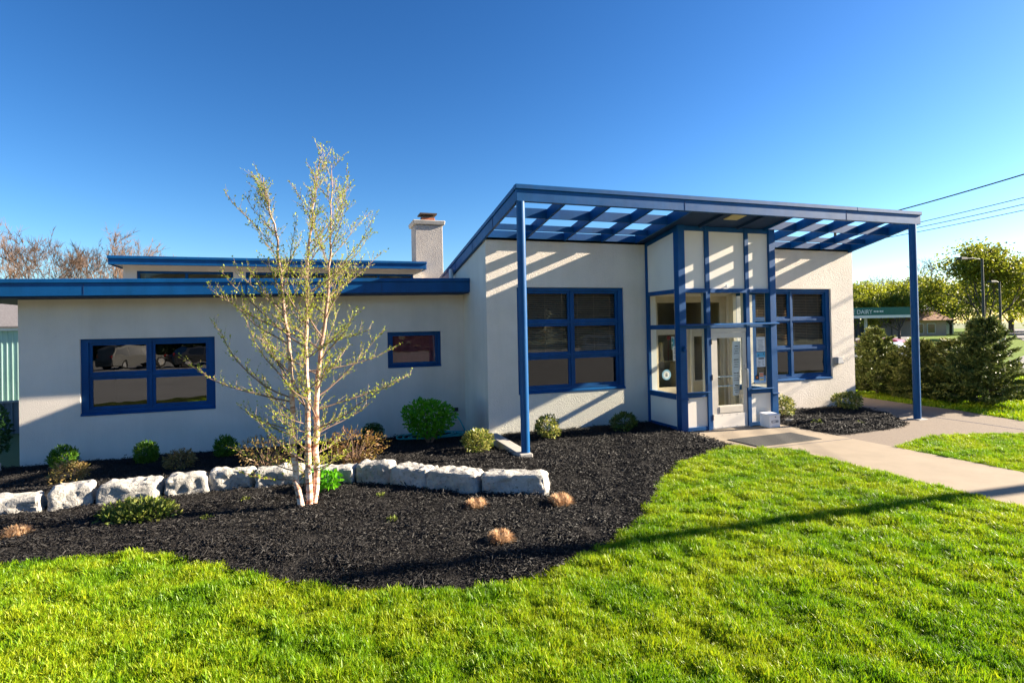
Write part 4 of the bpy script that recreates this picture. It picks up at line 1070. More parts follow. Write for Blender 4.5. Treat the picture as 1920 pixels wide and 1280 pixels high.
def rand_axes(n, bias, r, spread=1.0):
    """random leaf directions biased to the vectors in bias (n,3)"""
    l = unit(bias + spread*r.normal(size=(n, 3)))
    w = unit(np.cross(l, r.normal(size=(n, 3))))
    return l, w

def crown_points(n, rx, ry, rz, r, shell=0.55, lumps=9, lump=0.35):
    """points through an uneven ellipsoid, denser near the surface"""
    d = unit(r.normal(size=(n, 3)))
    ld = unit(r.normal(size=(lumps, 3))); la = r.uniform(-lump, lump, size=lumps)
    k = 1 + sum(la[i]*np.exp(-6*(1-d@ld[i])) for i in range(lumps))
    rad = (shell + (1-shell)*r.uniform(size=n)**0.6)*k
    return d*rad[:, None]*np.array([rx, ry, rz]), d

def shrub(name, label, loc, w, h, leaves, mat, leafL, leafW, r_seed, style='round', stem=0.06, stems=7, group='shrubs in the mulch beds', spread=0.8, d=None, cat='shrub', lump=.38):
    r = np.random.default_rng(r_seed)
    x, y = loc; z = T(x, y)+0.04
    t = thing(name, label, cat, (x, y, z), group)
    d = d or w
    if style == 'flat':
        P, D = crown_points(leaves, w/2, d/2, h*.8, r, 0.5, 9, 0.35); P[:, 2] = np.abs(P[:, 2])*0.9+0.01; D[:, 2] = np.abs(D[:, 2])
        bias = D*1.2+np.array([0, 0, .8])
    elif style == 'up':
        P, D = crown_points(leaves, w/2, d/2, h/2, r, 0.45, 8, 0.15); P[:, 2] += h/2; bias = D*.7+np.array([0, 0, 1.6])
    else:
        P, D = crown_points(leaves, w/2*.94, d/2, (h-stem)/2, r, 0.42, 16, lump); P[:, 2] += stem+(h-stem)/2; bias = D*1.3+np.array([0, 0, .4])
    P[:, 2] = np.maximum(P[:, 2], 0.01)
    ax, wd = rand_axes(leaves, bias, r, spread)
    V, F = quads_from(P, ax, wd, leafL*r.uniform(.45, 1.5, leaves), leafW*r.uniform(.7, 1.2, leaves), 0.35)
    link_mesh('foliage', np_mesh('foliage', V, F), mat, t)
    b = MB()
    for k in range(stems):
        i = r.integers(0, leaves); q = P[i]
        b.tube([(r.normal(0, .015), r.normal(0, .015), -0.05), (q[0]*.4, q[1]*.4, q[2]*.5), tuple(q*0.95)], [.010*max(.6, h*1.5), .006*max(.6, h*1.5), .002], 5, cap=False)
    o = b.mesh('stems'); link_mesh('stems', o, M['twig'], t)
    return t

shrub('globe_arborvitae', 'round green arborvitae nearest the left wall corner, yellowing at its base', (-4.54, 12.45), 0.46, 0.46, 1500, M['thuja'], 0.05, 0.012, 101, 'up')
shrub('dwarf_shrub', 'small olive-brown shrub in front of the leftmost round arborvitae', (-3.85, 10.9), 0.52, 0.34, 800, M['brown_leaf'], 0.05, 0.012, 102, 'round', .02)
shrub('globe_arborvitae', 'round green arborvitae below the left window', (-3.17, 12.25), 0.42, 0.46, 1500, M['thuja'], 0.05, 0.012, 103, 'up')
shrub('dwarf_shrub', 'small olive-brown shrub between the two round arborvitaes, behind the boulders', (-2.42, 11.3), 0.55, 0.37, 800, M['brown_leaf'], 0.05, 0.012, 104, 'round', .02)
shrub('globe_arborvitae', 'round green arborvitae just left of the birch branches', (-1.80, 12.1), 0.40, 0.45, 1400, M['thuja'], 0.05, 0.012, 105, 'up')
shrub('twiggy_shrub', 'wiry brown shrub behind the birch trunks on their left', (-0.95, 10.6), 1.05, 0.58, 700, M['brown_leaf'], 0.06, 0.010, 106, 'round', .03, 60)
shrub('twiggy_shrub', 'rust-orange twiggy shrub behind the birch trunks on their right', (0.50, 10.0), 1.05, 0.62, 1000, M['rust_leaf'], 0.055, 0.012, 107, 'round', .03, 60)
shrub('boxwood', 'dense dark green clipped globe right of the birch near the wall', (1.00, 12.2), 0.50, 0.52, 1900, M['boxwood'], 0.032, 0.014, 108, 'round', .02)
shrub('leafy_shrub', 'bright green rounded shrub on short stems beside the hose', (2.11, 11.7), 1.08, 0.95, 2600, M['bright'], 0.062, 0.024, 109, 'round', .20, 14, spread=.9, lump=.16)
shrub('euonymus', 'yellow and green variegated shrub left of the concrete post footing', (2.74, 10.2), 0.68, 0.46, 1300, M['varieg'], 0.045, 0.02, 110, 'round', .03, spread=.6)
shrub('euonymus', 'variegated shrub against the wall just right of the blue post', (4.26, 10.45), 0.56, 0.50, 1200, M['varieg'], 0.042, 0.018, 111, 'round', .03, spread=.6)
shrub('euonymus', 'low green shrub against the wall left of the glazed entrance', (6.15, 10.6), 0.64, 0.42, 1100, M['olive'], 0.045, 0.018, 112, 'round', .03)
shrub('euonymus', 'variegated shrub close behind the white drop box', (10.45, 10.55), 0.52, 0.50, 1100, M['varieg'], 0.045, 0.018, 113, 'round', .03)
shrub('euonymus', 'rounded variegated shrub at the right end of the stucco wall', (12.72, 10.75), 0.74, 0.50, 1300, M['varieg'], 0.05, 0.02, 114, 'round', .03)
shrub('spreading_juniper', 'spreading yellow-green juniper in front of the boulders on the left', (-2.15, 8.05), 0.80, 0.30, 1500, M['juniper'], 0.055, 0.015, 115, 'flat', .0)
shrub('leafy_plant', 'fresh green leafy plant at the foot of the birch trunks', (0.02, 8.35), 0.46, 0.34, 260, M['bright'], 0.06, 0.03, 116, 'round', .02)
shrub('edge_bush', 'tall loose dark green bush at the left end of the low wing', (-6.15, 13.6), 0.75, 1.25, 900, M['edge_leaf'], 0.07, 0.025, 117, 'round', .15, 14)
shrub('yellow_plant', 'small yellow-green plant at the right corner of the building', (14.25, 12.1), 0.30, 0.34, 220, M['maple_yel'], 0.07, 0.03, 118, 'round', .02)
for i, (x, y, s, lb) in enumerate([(-1.0, 8.26, .15, 'tiny green sprout in the mulch left of the birch trunks'), (-1.36, 7.6, .15, 'tiny green sprout in the mulch right of the juniper'), (0.72, 7.74, .14, 'tiny pale sprout in the mulch right of the birch near the boulders'), (0.76, 6.73, .10, 'tiny pale sprout in open mulch between the birch and the dry tufts'), (10.32, 9.48, .26, 'small pale sprout at the left of the right-hand mulch bed'), (11.12, 9.09, .18, 'tiny sprout in the middle of the right-hand mulch bed')]):
    shrub('sprout', lb, (x, y), s, s*.6, 60, M['juniper'], 0.035, 0.010, 130+i, 'flat', 0, 3, 'sprouts in the mulch', cat='plant')

def dry_tuft(label, x, y, w, h, seed):
    r = np.random.default_rng(seed); V = []; F = []
    for _ in range(620):
        a = r.uniform(0, 6.283); d = w/2*math.sqrt(r.uniform())*0.55; bx, by = d*math.cos(a), d*math.sin(a)
        rr_ = r.uniform(.25, 1.0); ox, oy = math.cos(a)*w/2*rr_, math.sin(a)*w/2*rr_
        hz = h*math.sqrt(max(0.05, 1-rr_**2))*r.uniform(.7, 1.15)+.01
        sx, sy = -math.sin(a)*.004, math.cos(a)*.004; i = len(V)
        mx_, my_ = (bx+ox)/2, (by+oy)/2
        V += [(bx-sx, by-sy, 0), (bx+sx, by+sy, 0), (mx_+sx, my_+sy, hz*.75), (mx_-sx, my_-sy, hz*.75), (ox, oy, hz)]
        F += [(i, i+1, i+2, i+3), (i+3, i+2, i+4, i+4)]
    F = [f if f[2] != f[3] else f[:3] for f in F]
    me = bpy.data.meshes.new('dry_grass_tuft'); me.from_pydata(V, [], F); me.update()
    return tag(link_mesh('dry_grass_tuft', me, M['dry'], None, (x, y, 0.055)), label, 'grass tuft', 'dry clipped grass tufts in the mulch')
dry_tuft('orange dry grass tuft at the left edge of the photo', -3.32, 7.85, .40, .12, 1)
dry_tuft('orange dry grass tuft in front of the second boulder from the right', 1.81, 6.80, .40, .12, 2)
dry_tuft('orange dry grass tuft off the end of the rightmost boulder', 2.84, 6.52, .42, .14, 3)
dry_tuft('orange dry grass tuft standing alone nearest the lawn', 1.76, 5.64, .38, .12, 4)

# ------------------------------------------------------------------ birch clump
def interp(P, t):
    n = len(P)-1; k = min(n-1, int(t*n)); u = t*n-k
    return P[k].lerp(P[k+1], u)

def birch():
    r = random.Random(21); ng = np.random.default_rng(21)
    BX, BY = -0.17, 7.65
    t = thing('birch_tree', 'young three-stemmed birch with pale peeling bark and sparse new leaves', 'tree', (BX, BY, 0.05))
    A = [(-.246, .0), (-.335, .425), (-.369, 1.107), (-.377, 1.788), (-.43, 2.469), (-.474, 2.877), (-.508, 3.488), (-.595, 3.891), (-.67, 4.292)]
    B = [(-.182, .0), (-.183, .75), (-.198, 1.779), (-.174, 2.466), (-.148, 3.292), (-.068, 3.849), (.022, 4.55)]
    C = [(-.117, .0), (-.088, .604), (-.082, 1.361), (-.005, 2.117), (.069, 2.601), (.118, 3.159), (.156, 3.859), (.162, 4.561)]
    br = MB(); leaves = []; ldir = []
    for si, (S, dy) in enumerate(((A, .10), (B, -.16), (C, .08))):
        pts = [Vector((x-BX, (0.03*(si-1)) + dy*(z/4.5) + .02*math.sin(z*3+si), z-0.05 if z > 0 else -0.1)) for x, z in S]
        # finer polyline
        fine = []
        for i in range(len(pts)-1):
            for s in range(4): fine.append(pts[i].lerp(pts[i+1], s/4)+Vector((r.gauss(0, .008), r.gauss(0, .008), 0)))
        fine.append(pts[-1])
        n = len(fine)
        rad = [0.041*(1-(i/(n-1)))**1.05+0.004 for i in range(n)]
        rad[0] *= 1.25
        q = MB(); q.tube(fine, rad, 9); o = q.mesh('trunk', smooth=True); link_mesh('trunk', o, M['birch'], t)
        # side branches
        zt_ = pts[-1].z
        nb = 46
        for k in range(nb):
            u = 0.10+0.88*((k+r.random())/nb)
            p = interp(fine, u); z = p.z
            az = r.uniform(0, 6.283)
            if si == 0: az = r.gauss(math.pi, 1.25)
            if si == 2: az = r.gauss(0, 1.25)
            if z < 1.0: L = r.uniform(.35, .85); el = r.uniform(-.05, .5)
            elif z < 2.3: L = r.uniform(.55, 1.6); el = r.uniform(.15, .8)
            elif z < 3.4: L = r.uniform(.4, 1.15); el = r.uniform(.45, .95)
            else: L = r.uniform(.2, .6)*min(1, (zt_-z)+.35); el = r.uniform(.7, 1.15)
            L *= (0.75+0.25*abs(math.cos(az)))
            d = Vector((math.cos(az)*math.cos(el), math.sin(az)*math.cos(el), math.sin(el)))
            r0 = min(0.014, 0.5*rad[min(n-1, int(u*(n-1)))])*(.5+.5*L)
            bp = [p.copy()]; dd = d.copy(); m_ = 7
            for s in range(m_):
                dd = (dd + Vector((r.gauss(0, .10), r.gauss(0, .10), r.gauss(.06, .08)))).normalized()
                bp.append(bp[-1]+dd*L/m_)
            br.tube(bp, [r0*.62*(1-s/(m_+.5))+.0014 for s in range(m_+1)], 5, cap=False)
            nt_ = int(6+L*17)
            for w in range(nt_):
                v = 0.15+0.85*w/nt_+r.uniform(0, .05); v = min(v, 1); q0 = interp(bp, v)
                tl = r.uniform(.07, .30)*(1.15-v*.6)
                ta = r.uniform(0, 6.283); td = (dd*1.1+Vector((math.cos(ta), math.sin(ta), r.uniform(-.2, .9)))*.9).normalized()
                q1 = q0+td*tl*.5+Vector((0, 0, .01)); q2 = q0+td*tl+Vector((0, 0, .04*tl))
                br.tube([q0, q1, q2], [.0026, .0019, .001], 3, cap=False)
                nl = int(3+tl*26)
                for x_ in range(nl):
                    s = (x_+.6)/nl; c = q0.lerp(q1, s*2) if s < .5 else q1.lerp(q2, s*2-1)
                    if r.random() < (.74 if z < 3.2 else .6):
                        leaves.append(c+Vector((r.gauss(0, .008), r.gauss(0, .008), r.gauss(0, .008)))); ldir.append(td)
            for x_ in range(int(L*6)):
                s = r.uniform(.3, 1); leaves.append(interp(bp, s)); ldir.append(dd)
    link_mesh('branches', br.mesh('branches', smooth=True), surf('birch_twig', (0.23, 0.15, 0.105), (0.16, 0.10, 0.07), 14, 0.7), t)
    c = np.array([tuple(v) for v in leaves]); dd = np.array([tuple(v) for v in ldir])
    ax, wd = rand_axes(len(c), dd*1.2, ng, .7)
    V, F = quads_from(c, ax, wd, ng.uniform(.018, .034, len(c)), ng.uniform(.006, .011, len(c)), .3)
    link_mesh('foliage', np_mesh('foliage', V, F), M['birch_leaf'], t)
    print('birch leaves', len(c))
birch()

# ------------------------------------------------------------------ spruces
def spruce_meshes(h, rad, seed, dens=1.0):
    r = np.random.default_rng(seed); b = MB(); C = []; Dr = []
    b.tube([(0, 0, -.1), (0, 0, h*.5), (0, 0, h*.97)], [.05*h/2.5, .03*h/2.5, .006], 8)
    levels = int(20*h/2.4)
    for k in range(levels):
        z = 0.06*h+(h*.93)*(k/levels)**0.95
        R_ = rad*(1-(z/h))**0.75*r.uniform(.88, 1.1)
        nb = int(7+7*(1-z/h))
        for j in range(nb):
            az = r.uniform(0, 6.283); L = R_*r.uniform(.75, 1.12)+.05
            el = r.uniform(.0, .35)+.45*(z/h)
            d = np.array([math.cos(az)*math.cos(el), math.sin(az)*math.cos(el), math.sin(el)])
            p0 = np.array([0, 0, z]); tip = p0+d*L
            b.tube([tuple(p0), tuple(p0+d*L*.6), tuple(tip)], [.011, .007, .002], 4, cap=False)
            side = np.array([-math.sin(az), math.cos(az), 0])
            ntw = int((6+L*14)*dens)
            for w in range(ntw):
                s = r.uniform(.18, 1.0); q = p0+d*L*s+np.array([0, 0, -.04*L*math.sin(s*3)])
                tl = r.uniform(.08, .22)*(1.25-.6*s); sg = r.choice([-1, 1])
                td = unit(d*r.uniform(.5, 1.1)+side*sg*r.uniform(.2, 1)+np.array([0, 0, r.normal(.1, .3)]))
                nn = int(5+tl*30)
                for x_ in range(nn):
                    c = q+td*tl*(x_/nn); C.append(c); Dr.append(td)
    C = np.array(C); Dr = np.array(Dr); n = len(C)
    ax, wd = rand_axes(n, Dr*1.5, r, .65)
    V, F = quads_from(C, ax, wd, r.uniform(.045, .085, n), r.uniform(.010, .019, n), .2)
    return b.mesh('trunk'), np_mesh('foliage', V, F)
SPR = [(16.35, 12.75, 2.05, 1.15, 'spruce_dark', 'olive spruce with its own small spire nearest the stucco corner', 1),
       (16.60, 11.65, 1.70, 1.15, 'spruce', 'low olive spruce behind the right canopy post', 2),
       (16.75, 10.85, 1.72, 1.0, 'spruce', 'low olive spruce between the post and the tallest spruce', 3),
       (16.55, 9.85, 2.30, 1.28, 'spruce_dark', 'tallest dark conical spruce at the right by the lawn', 4)]
for (x, y, h, rad, mt, lb, sd) in SPR:
    t = thing('spruce_tree', lb, 'tree', (x, y, 0.0), 'spruces beyond the path')
    tr, fo = spruce_meshes(h, rad, 300+sd, 2.6)
    link_mesh('trunk', tr, M['bark'], t); link_mesh('foliage', fo, M[mt], t)

# ------------------------------------------------------------------ broadleaf and bare trees
def grow(b, r, p, d, L, rad, depth, tips, n=5, spread=.55, up=.12, kids=(2, 3)):
    segs = 3; pts = [p]; dd = d.copy()
    for s in range(segs):
        dd = (dd+Vector((r.gauss(0, .13), r.gauss(0, .13), r.gauss(up, .08)))).normalized(); pts.append(pts[-1]+dd*L/segs)
    r1 = rad*.62
    b.tube(pts, [rad+(r1-rad)*i/segs for i in range(segs+1)], n if depth > 2 else 3, cap=False)
    if depth == 0:
        tips.append((pts[-1], dd)); tips.append((pts[1], dd)); return
    for k in range(r.randint(*kids)):
        a = r.uniform(0, 6.283); s = spread*r.uniform(.6, 1.4)
        u = dd.orthogonal().normalized(); w = dd.cross(u)
        nd = (dd*math.cos(s)+(u*math.cos(a)+w*math.sin(a))*math.sin(s)).normalized()
        q = interp(pts, r.uniform(.55, 1.0)) if k else pts[-1]
        grow(b, r, q, nd, L*r.uniform(.62, .86), r1*(.95 if k == 0 else .75), depth-1, tips, n, spread, up, kids)

def bare_meshes(seed, h=9.0):
    r = random.Random(seed); b = MB(); tips = []
    base = Vector((0, 0, -.2)); d = Vector((0, 0, 1))
    b.tube([(0, 0, -.2), (0.05, 0, h*.14), (0, .05, h*.24)], [.20, .16, .14], 8)
    for k in range(4):
        a = k*1.57+r.uniform(-.4, .4); s = r.uniform(.15, .55)
        grow(b, r, Vector((0, 0, h*(.18+.03*k))), Vector((math.cos(a)*math.sin(s), math.sin(a)*math.sin(s), math.cos(s))), h*.25, .10, 4, tips, 5, .42, .12, (2, 3))
    # fine twig sprays at the tips
    for p, d in tips:
        for k in range(4):
            e = p+(d+Vector((r.gauss(0, .5), r.gauss(0, .5), r.gauss(.2, .4)))).normalized()*r.uniform(.25, .6)
            b.tube([p, e], [.012, .004], 3, cap=False)
    return b.mesh('branches')

def leafy_meshes(seed, h, w, leaf, per, depth=4, trunkh=.22, bias=.5, fill=0, low=.12):
    r = random.Random(seed); ng = np.random.default_rng(seed); b = MB(); tips = []
    b.tube([(0, 0, -.2), (.05, 0, h*trunkh*.6), (0, 0, h*trunkh)], [.028*h, .022*h, .02*h], 8)
    for k in range(5):
        a = k*1.26+r.uniform(-.4, .4); s = r.uniform(.2, .95)
        grow(b, r, Vector((0, 0, h*trunkh*(.8+.08*k))), Vector((math.cos(a)*math.sin(s), math.sin(a)*math.sin(s), math.cos(s))), h*.25, .012*h, depth, tips, 5, .5, .06, (2, 3))
    P = np.array([tuple(p) for p, d in tips])
    # stretch to the wanted height and width
    ext = np.array([max(abs(P[:, 0]).max(), abs(P[:, 1]).max()), P[:, 2].max()])
    sx, sz = (w/2)/ext[0], h/ext[1]
    me = b.mesh('trunk'); co = np.empty(len(me.vertices)*3, dtype=np.float32); me.vertices.foreach_get('co', co); co = co.reshape(-1, 3)
    co[:, 2] *= sz; k_ = np.clip(co[:, 2]/(h*.3), 0, 1)[:, None]; co[:, :2] *= (1-k_)+k_*sx
    me.vertices.foreach_set('co', co.ravel()); me.update()
    P = P*np.array([sx, sx, sz])
    C = np.repeat(P, per, axis=0)+ng.normal(size=(len(P)*per, 3))*np.array([.045*w, .045*w, .035*h])
    if fill:
        Q, _ = crown_points(fill, w*.47, w*.47, h*(1-low)*.47, ng, .35, 14, .35); Q[:, 2] += h*(low+(1-low)*.5); C = np.vstack([C, Q])
    n = len(C); ax, wd = rand_axes(n, np.tile([0, 0, -bias], (n, 1)), ng, 1.0)
    V, F = quads_from(C, ax, wd, leaf*ng.uniform(.6, 1.3, n), leaf*.45*ng.uniform(.7, 1.2, n), .3)
    return me, np_mesh('foliage', V, F)

bare = [bare_meshes(s) for s in (1, 2, 3)]
def place_bare(x, y, sc, k, rz, lb, group):
    t = thing('bare_tree', lb, 'tree', (x, y, -.1), group)
    o = link_mesh('branches', bare[k], None, t)
    if not bare[k].materials: bare[k].materials.append(M['bare_bark'])
    t.scale = (sc, sc, sc); t.rotation_euler.z = rz
BL = [(-19.5, 40, 1.02, 0, .3, 'tall bare tree at the far left edge above the low roof'), (-16.2, 41, .98, 1, 1.2, 'bare tree second from the left above the low roof'), (-13.2, 43, 1.0, 2, 2.1, 'bare tree midway between the left edge and the raised roof'), (-10.6, 44, .95, 0, 3.0, 'bare tree just left of the raised roof')]
for a in BL: place_bare(*a, 'bare trees behind the building')
for i, (x, y, sc) in enumerate([(-22, 52, 1.1), (-18, 54, 1.12), (-14.5, 53, 1.05), (-11, 55, 1.0), (-8, 54, .95), (-5.5, 56, .92), (-3, 58, .85)]):
    place_bare(x, y, sc, i % 3, i*1.3, 'bare tree in the farther row behind the low roof', 'farther bare trees behind the building')
for i in range(13):
    k = i*8.5; x = 92+k*.55; y = 108-k*.78
    place_bare(x+random.uniform(-3, 3), y+random.uniform(-3, 3), random.uniform(1.3, 1.6), i % 3, i*2.1, 'distant bare tree in the wood behind the green sign canopy', 'distant bare trees on the right')

def place_leafy(meshes, x, y, sc, rz, mat, lb, group, name='maple_tree'):
    t = thing(name, lb, 'tree', (x, y, -.05), group)
    tr, fo = meshes
    if not tr.materials: tr.materials.append(M['bark'])
    if not fo.materials: fo.materials.append(M[mat])
    link_mesh('trunk', tr, None, t); o = link_mesh('crown', fo, None, t)
    if fo.materials[0] != M[mat]:
        o.material_slots[0].link = 'OBJECT'; o.material_slots[0].material = M[mat]
    t.scale = (sc, sc, sc); t.rotation_euler.z = rz
    return t
LA = leafy_meshes(5, 10.4, 13.5, 0.27, 26, 4, .14, fill=1800, low=.16)
LB = leafy_meshes(6, 8.0, 9.5, 0.26, 18, 4, .16, fill=1600, low=.10)
LC = leafy_meshes(8, 7.0, 7.5, 0.24, 15, 4, .25)
place_leafy(LA, 69.0, 41.0, 1.0, .4, 'maple', 'large rounded yellow-green maple on the right', 'leafy trees in the background')
place_leafy(LB, 80.5, 42.5, 1.0, 1.4, 'maple_yel', 'bright yellow-green tree at the right photo edge behind the lamp posts', 'leafy trees in the background')
place_leafy(LC, 62.0, 45.5, .85, 2.2, 'maple', 'forked young maple just left of the right canopy post', 'leafy trees in the background')
place_leafy(LC, 57.5, 47.5, .78, .2, 'maple', 'young maple beside the stucco wall corner', 'leafy trees in the background')
place_leafy(LB, 76.0, 62.0, 1.02, 3.2, 'maple_yel', 'yellow tree crown above the left end of the green canopy', 'leafy trees in the background')
place_leafy(LB, 83.0, 62.0, 1.02, 4.0, 'maple_yel', 'yellow tree crown above the middle of the green canopy', 'leafy trees in the background')
place_leafy(LA, 88.0, 61.0, .86, 5.1, 'maple', 'tree crown behind the right canopy post', 'leafy trees in the background')
place_leafy(LB, 96.0, 62.0, 1.08, .9, 'maple', 'tree left of the large maple, behind the brown-roofed building', 'leafy trees in the background')
place_leafy(LA, 104.0, 58.0, .95, 1.9, 'maple_yel', 'far tree behind the large maple', 'leafy trees in the background')
place_leafy(LB, 108.0, 50.0, 1.0, 2.9, 'maple_yel', 'far tree at the right edge behind the large maple', 'leafy trees in the background')
for i in range(9):
    place_leafy(LB, 112+i*4.5, 92-i*8.5, 1.25, i*1.3, 'maple' if i % 2 else 'maple_yel', 'tree in the distant belt behind the lamp posts', 'distant tree belt on the right')
for i, (x, y, s) in enumerate([(-12.5, 31, .42), (-14.5, 32, .45), (-16.5, 31.5, .42)]):
    place_leafy(LB, x, y, s, i*1.7, 'maple', 'low green shrub tree behind the teal shed', 'green trees behind the shed')
# trees behind the viewer, seen only as reflections in the windows
LD = leafy_meshes(12, 11.0, 9.5, 0.5, 14, 4, .05, fill=3500, low=0.0)
for i in range(42):
    place_leafy(LD, -60+i*4.6+random.uniform(-1, 1), -42-random.uniform(0, 12), random.uniform(.9, 1.25), i*1.1, 'dark_tree', 'dark tree beyond the car park, mirrored in the window glass', 'trees mirrored in the windows', 'reflected_tree')

# ------------------------------------------------------------------ cars
def car(name, label, loc, rz, paint, suv=True, group=None):
    t = thing(name, label, 'car', (0, 0, 0), group)
    L, W, Hh = (4.4, 1.80, 1.62) if suv else (4.5, 1.76, 1.45)
    def side(poly, y0, y1, inset):
        b = MB(); n = len(poly); i0 = 0
        yo = [-y1, -y0, y0, y1]
        rows = [(-y1, inset), (-y0, 0), (y0, 0), (y1, inset)]
        for yy, ins in rows:
            cx = sum(p[0] for p in poly)/n; cz = sum(p[1] for p in poly)/n
            for (x, z) in poly: b.v.append((x+(cx-x)*ins, yy, z+(cz-z)*ins))
        for k in range(3):
            for j in range(n):
                a = k*n+j; c = k*n+(j+1) % n; b.f.append((a, c, c+n, a+n))
        b.f.append(tuple(range(n))); b.f.append(tuple(reversed(range(3*n, 4*n))))
        return b
    z0 = 0.30
    wx = (-1.38, 1.38); ar = 0.37
    low = [(-L/2, z0+.1)]
    for cx in wx:
        low += [(cx-ar, z0)] + [(cx+ar*math.cos(a), .33+ar*math.sin(a)) for a in (math.pi*.85, math.pi*.65, math.pi*.5, math.pi*.35, math.pi*.15)] + [(cx+ar, z0)]
    belt = .98 if suv else .88
    low += [(L/2-.05, z0+.05), (L/2, .55), (L/2-.03, .80), (L/2-.25, .93 if suv else .80), (1.05, belt), (-L/2+.1, belt+.02), (-L/2, .75)]
    side(low, W/2-.06, W/2, .02).build('body', paint, t, smooth=True)
    if suv: cab = [(-L/2+.1, belt), (1.15, belt), (.45, Hh-.06), (.2, Hh), (-1.7, Hh-.02), (-L/2+.22, Hh-.12)]
    else: cab = [(-1.75, belt), (1.05, belt), (.30, Hh-.04), (0, Hh), (-.9, Hh-.02), (-1.2, Hh-.08)]
    b = MB(); n = len(cab)
    for yy, top in ((-1, 0), (1, 0)):
        for (x, z) in cab:
            f_ = (z-belt)/(Hh-belt); b.v.append((x, yy*(W/2-.04-.16*f_), z))
    b.f.append(tuple(range(n))); b.f.append(tuple(reversed(range(n, 2*n))))
    for j in range(n): k = (j+1) % n; b.f.append((j, k, k+n, j+n))
    b.build('cabin', paint, t)
    for sy in (-1, 1):
        def gl(x0, x1, x2, x3):
            q = MB(); za, zb = belt+.05, Hh-.12
            def yv(z): return sy*(W/2-.04-.16*(z-belt)/(Hh-belt)+.008)
            q.quad((x0, yv(za), za), (x1, yv(za), za), (x2, yv(zb), zb), (x3, yv(zb), zb)); q.build('side_window', M['car_glass'], t)
        if suv: gl(.02, .88, .36, .02); gl(-.95, -.06, -.06, -.95); gl(-1.95, -1.03, -1.03, -1.85)
        else: gl(-.05, .8, .25, -.05); gl(-1.35, -.13, -.13, -1.05)
    q = MB(); q.quad((1.10, -W/2+.12, belt+.05), (1.10, W/2-.12, belt+.05), (.50, W/2-.24, Hh-.08), (.50, -W/2+.24, Hh-.08)); q.build('windscreen', M['car_glass'], t)
    for cx in wx:
        for sy in (-1, 1):
            w = MB(); w.cyl((cx, sy*(W/2-.21), .33), (cx, sy*(W/2-.01), .33), .33, 22); wo = w.build('wheel', M['tyre'], t, smooth=True)
            w = MB(); w.cyl((cx, sy*(W/2-.012), .33), (cx, sy*(W/2+.004), .33), .20, 18); w.build('rim', M['rim'], wo)
    for sy in (-1, 1):
        q = MB(); q.box(L/2-.16, L/2-.01, sy*(W/2-.22)-.16, sy*(W/2-.22)+.16, .68, .80); q.build('headlight', M['lamp_clear'], t)
        q = MB(); q.box(-L/2-.005, -L/2+.08, sy*(W/2-.12)-.08, sy*(W/2-.12)+.08, .78, 1.02); q.build('tail_light', M['lamp_red'], t)
    q = MB(); q.box(-L/2-.04, -L/2+.1, -W/2+.05, W/2-.05, .38, .56); q.box(L/2-.08, L/2+.03, -W/2+.05, W/2-.05, .36, .54); q.build('bumper', M['dark_metal'], t)
    t.location = loc; t.rotation_euler.z = rz
    return t
car('parked_car', 'grey off-road car mirrored in the top left pane of the left window', (-13.0, -20.6, 0.0), R(-52), M['car_grey'], True, 'cars behind the viewer')
car('parked_car', 'black car mirrored left of the grey one in the left window', (-18.6, -22.5, 0.0), R(-60), M['car_black'], True, 'cars behind the viewer')
car('parked_car', 'dark saloon mirrored in the top right pane of the left window', (-8.6, -20.5, 0.0), R(-35), M['car_black'], False, 'cars behind the viewer')
car('parked_car', 'white saloon mirrored in the right pane of the left window', (-6.0, -24.5, 0.0), R(-35), M['car_white'], False, 'cars behind the viewer')
car('parked_car', 'white car mirrored in the middle window', (22.0, -17.0, 0.0), R(20), M['car_white'], True, 'cars behind the viewer')
car('parked_car', 'red car showing between the stucco corner and the spruce', (26.5, 20.9, 0.0), R(115), M['car_red'], False, 'cars beyond the spruces')
car('parked_car', 'white car showing low between the stucco corner and the spruce', (21.6, 17.2, 0.0), R(115), M['car_white'], False, 'cars beyond the spruces')

# ------------------------------------------------------------------ left background: sheds
sh = thing('metal_shed', 'pale teal ribbed metal shed with grey roof at the left edge', 'shed', (-12.5, 25.5, 0))
q = MB(); q.box(-16, -9.4, 25.0, 30, -.3, 2.62); q.build('wall', M['shed_teal'], sh)
q = MB()
for k in range(42): q.box(-15.95+k*.157, -15.95+k*.157+.03, 24.975, 24.999, -.3, 2.6)
q.build('rib', M['shed_teal'], sh)
MB().box(-16.2, -9.2, 24.85, 24.95, 2.60, 2.78).build('eave_board', M['white'], sh)
MB().prism([(24.8, 2.76), (27.5, 4.0), (30.2, 2.76), (30.2, 2.70), (27.5, 3.92), (24.8, 2.70)], 0, -16.3, -9.1).build('roof', M['shingle'], sh)
fn = thing('metal_fence', 'low dark grey ribbed metal fence below the teal shed', 'fence', (-9, 19, -.2))
q = MB(); q.box(-13, -6.9, 19.0, 19.06, -.4, 0.55); q.build('panel', M['shed_grey'], fn)
for k in range(30): MB().box(-12.9+k*.2, -12.86+k*.2, 18.97, 18.999, -.4, .55).build('rib', M['shed_grey'], fn)
MB().box(-13, -6.9, 18.95, 19.12, .551, .60).build('rail', M['grey_metal'], fn)

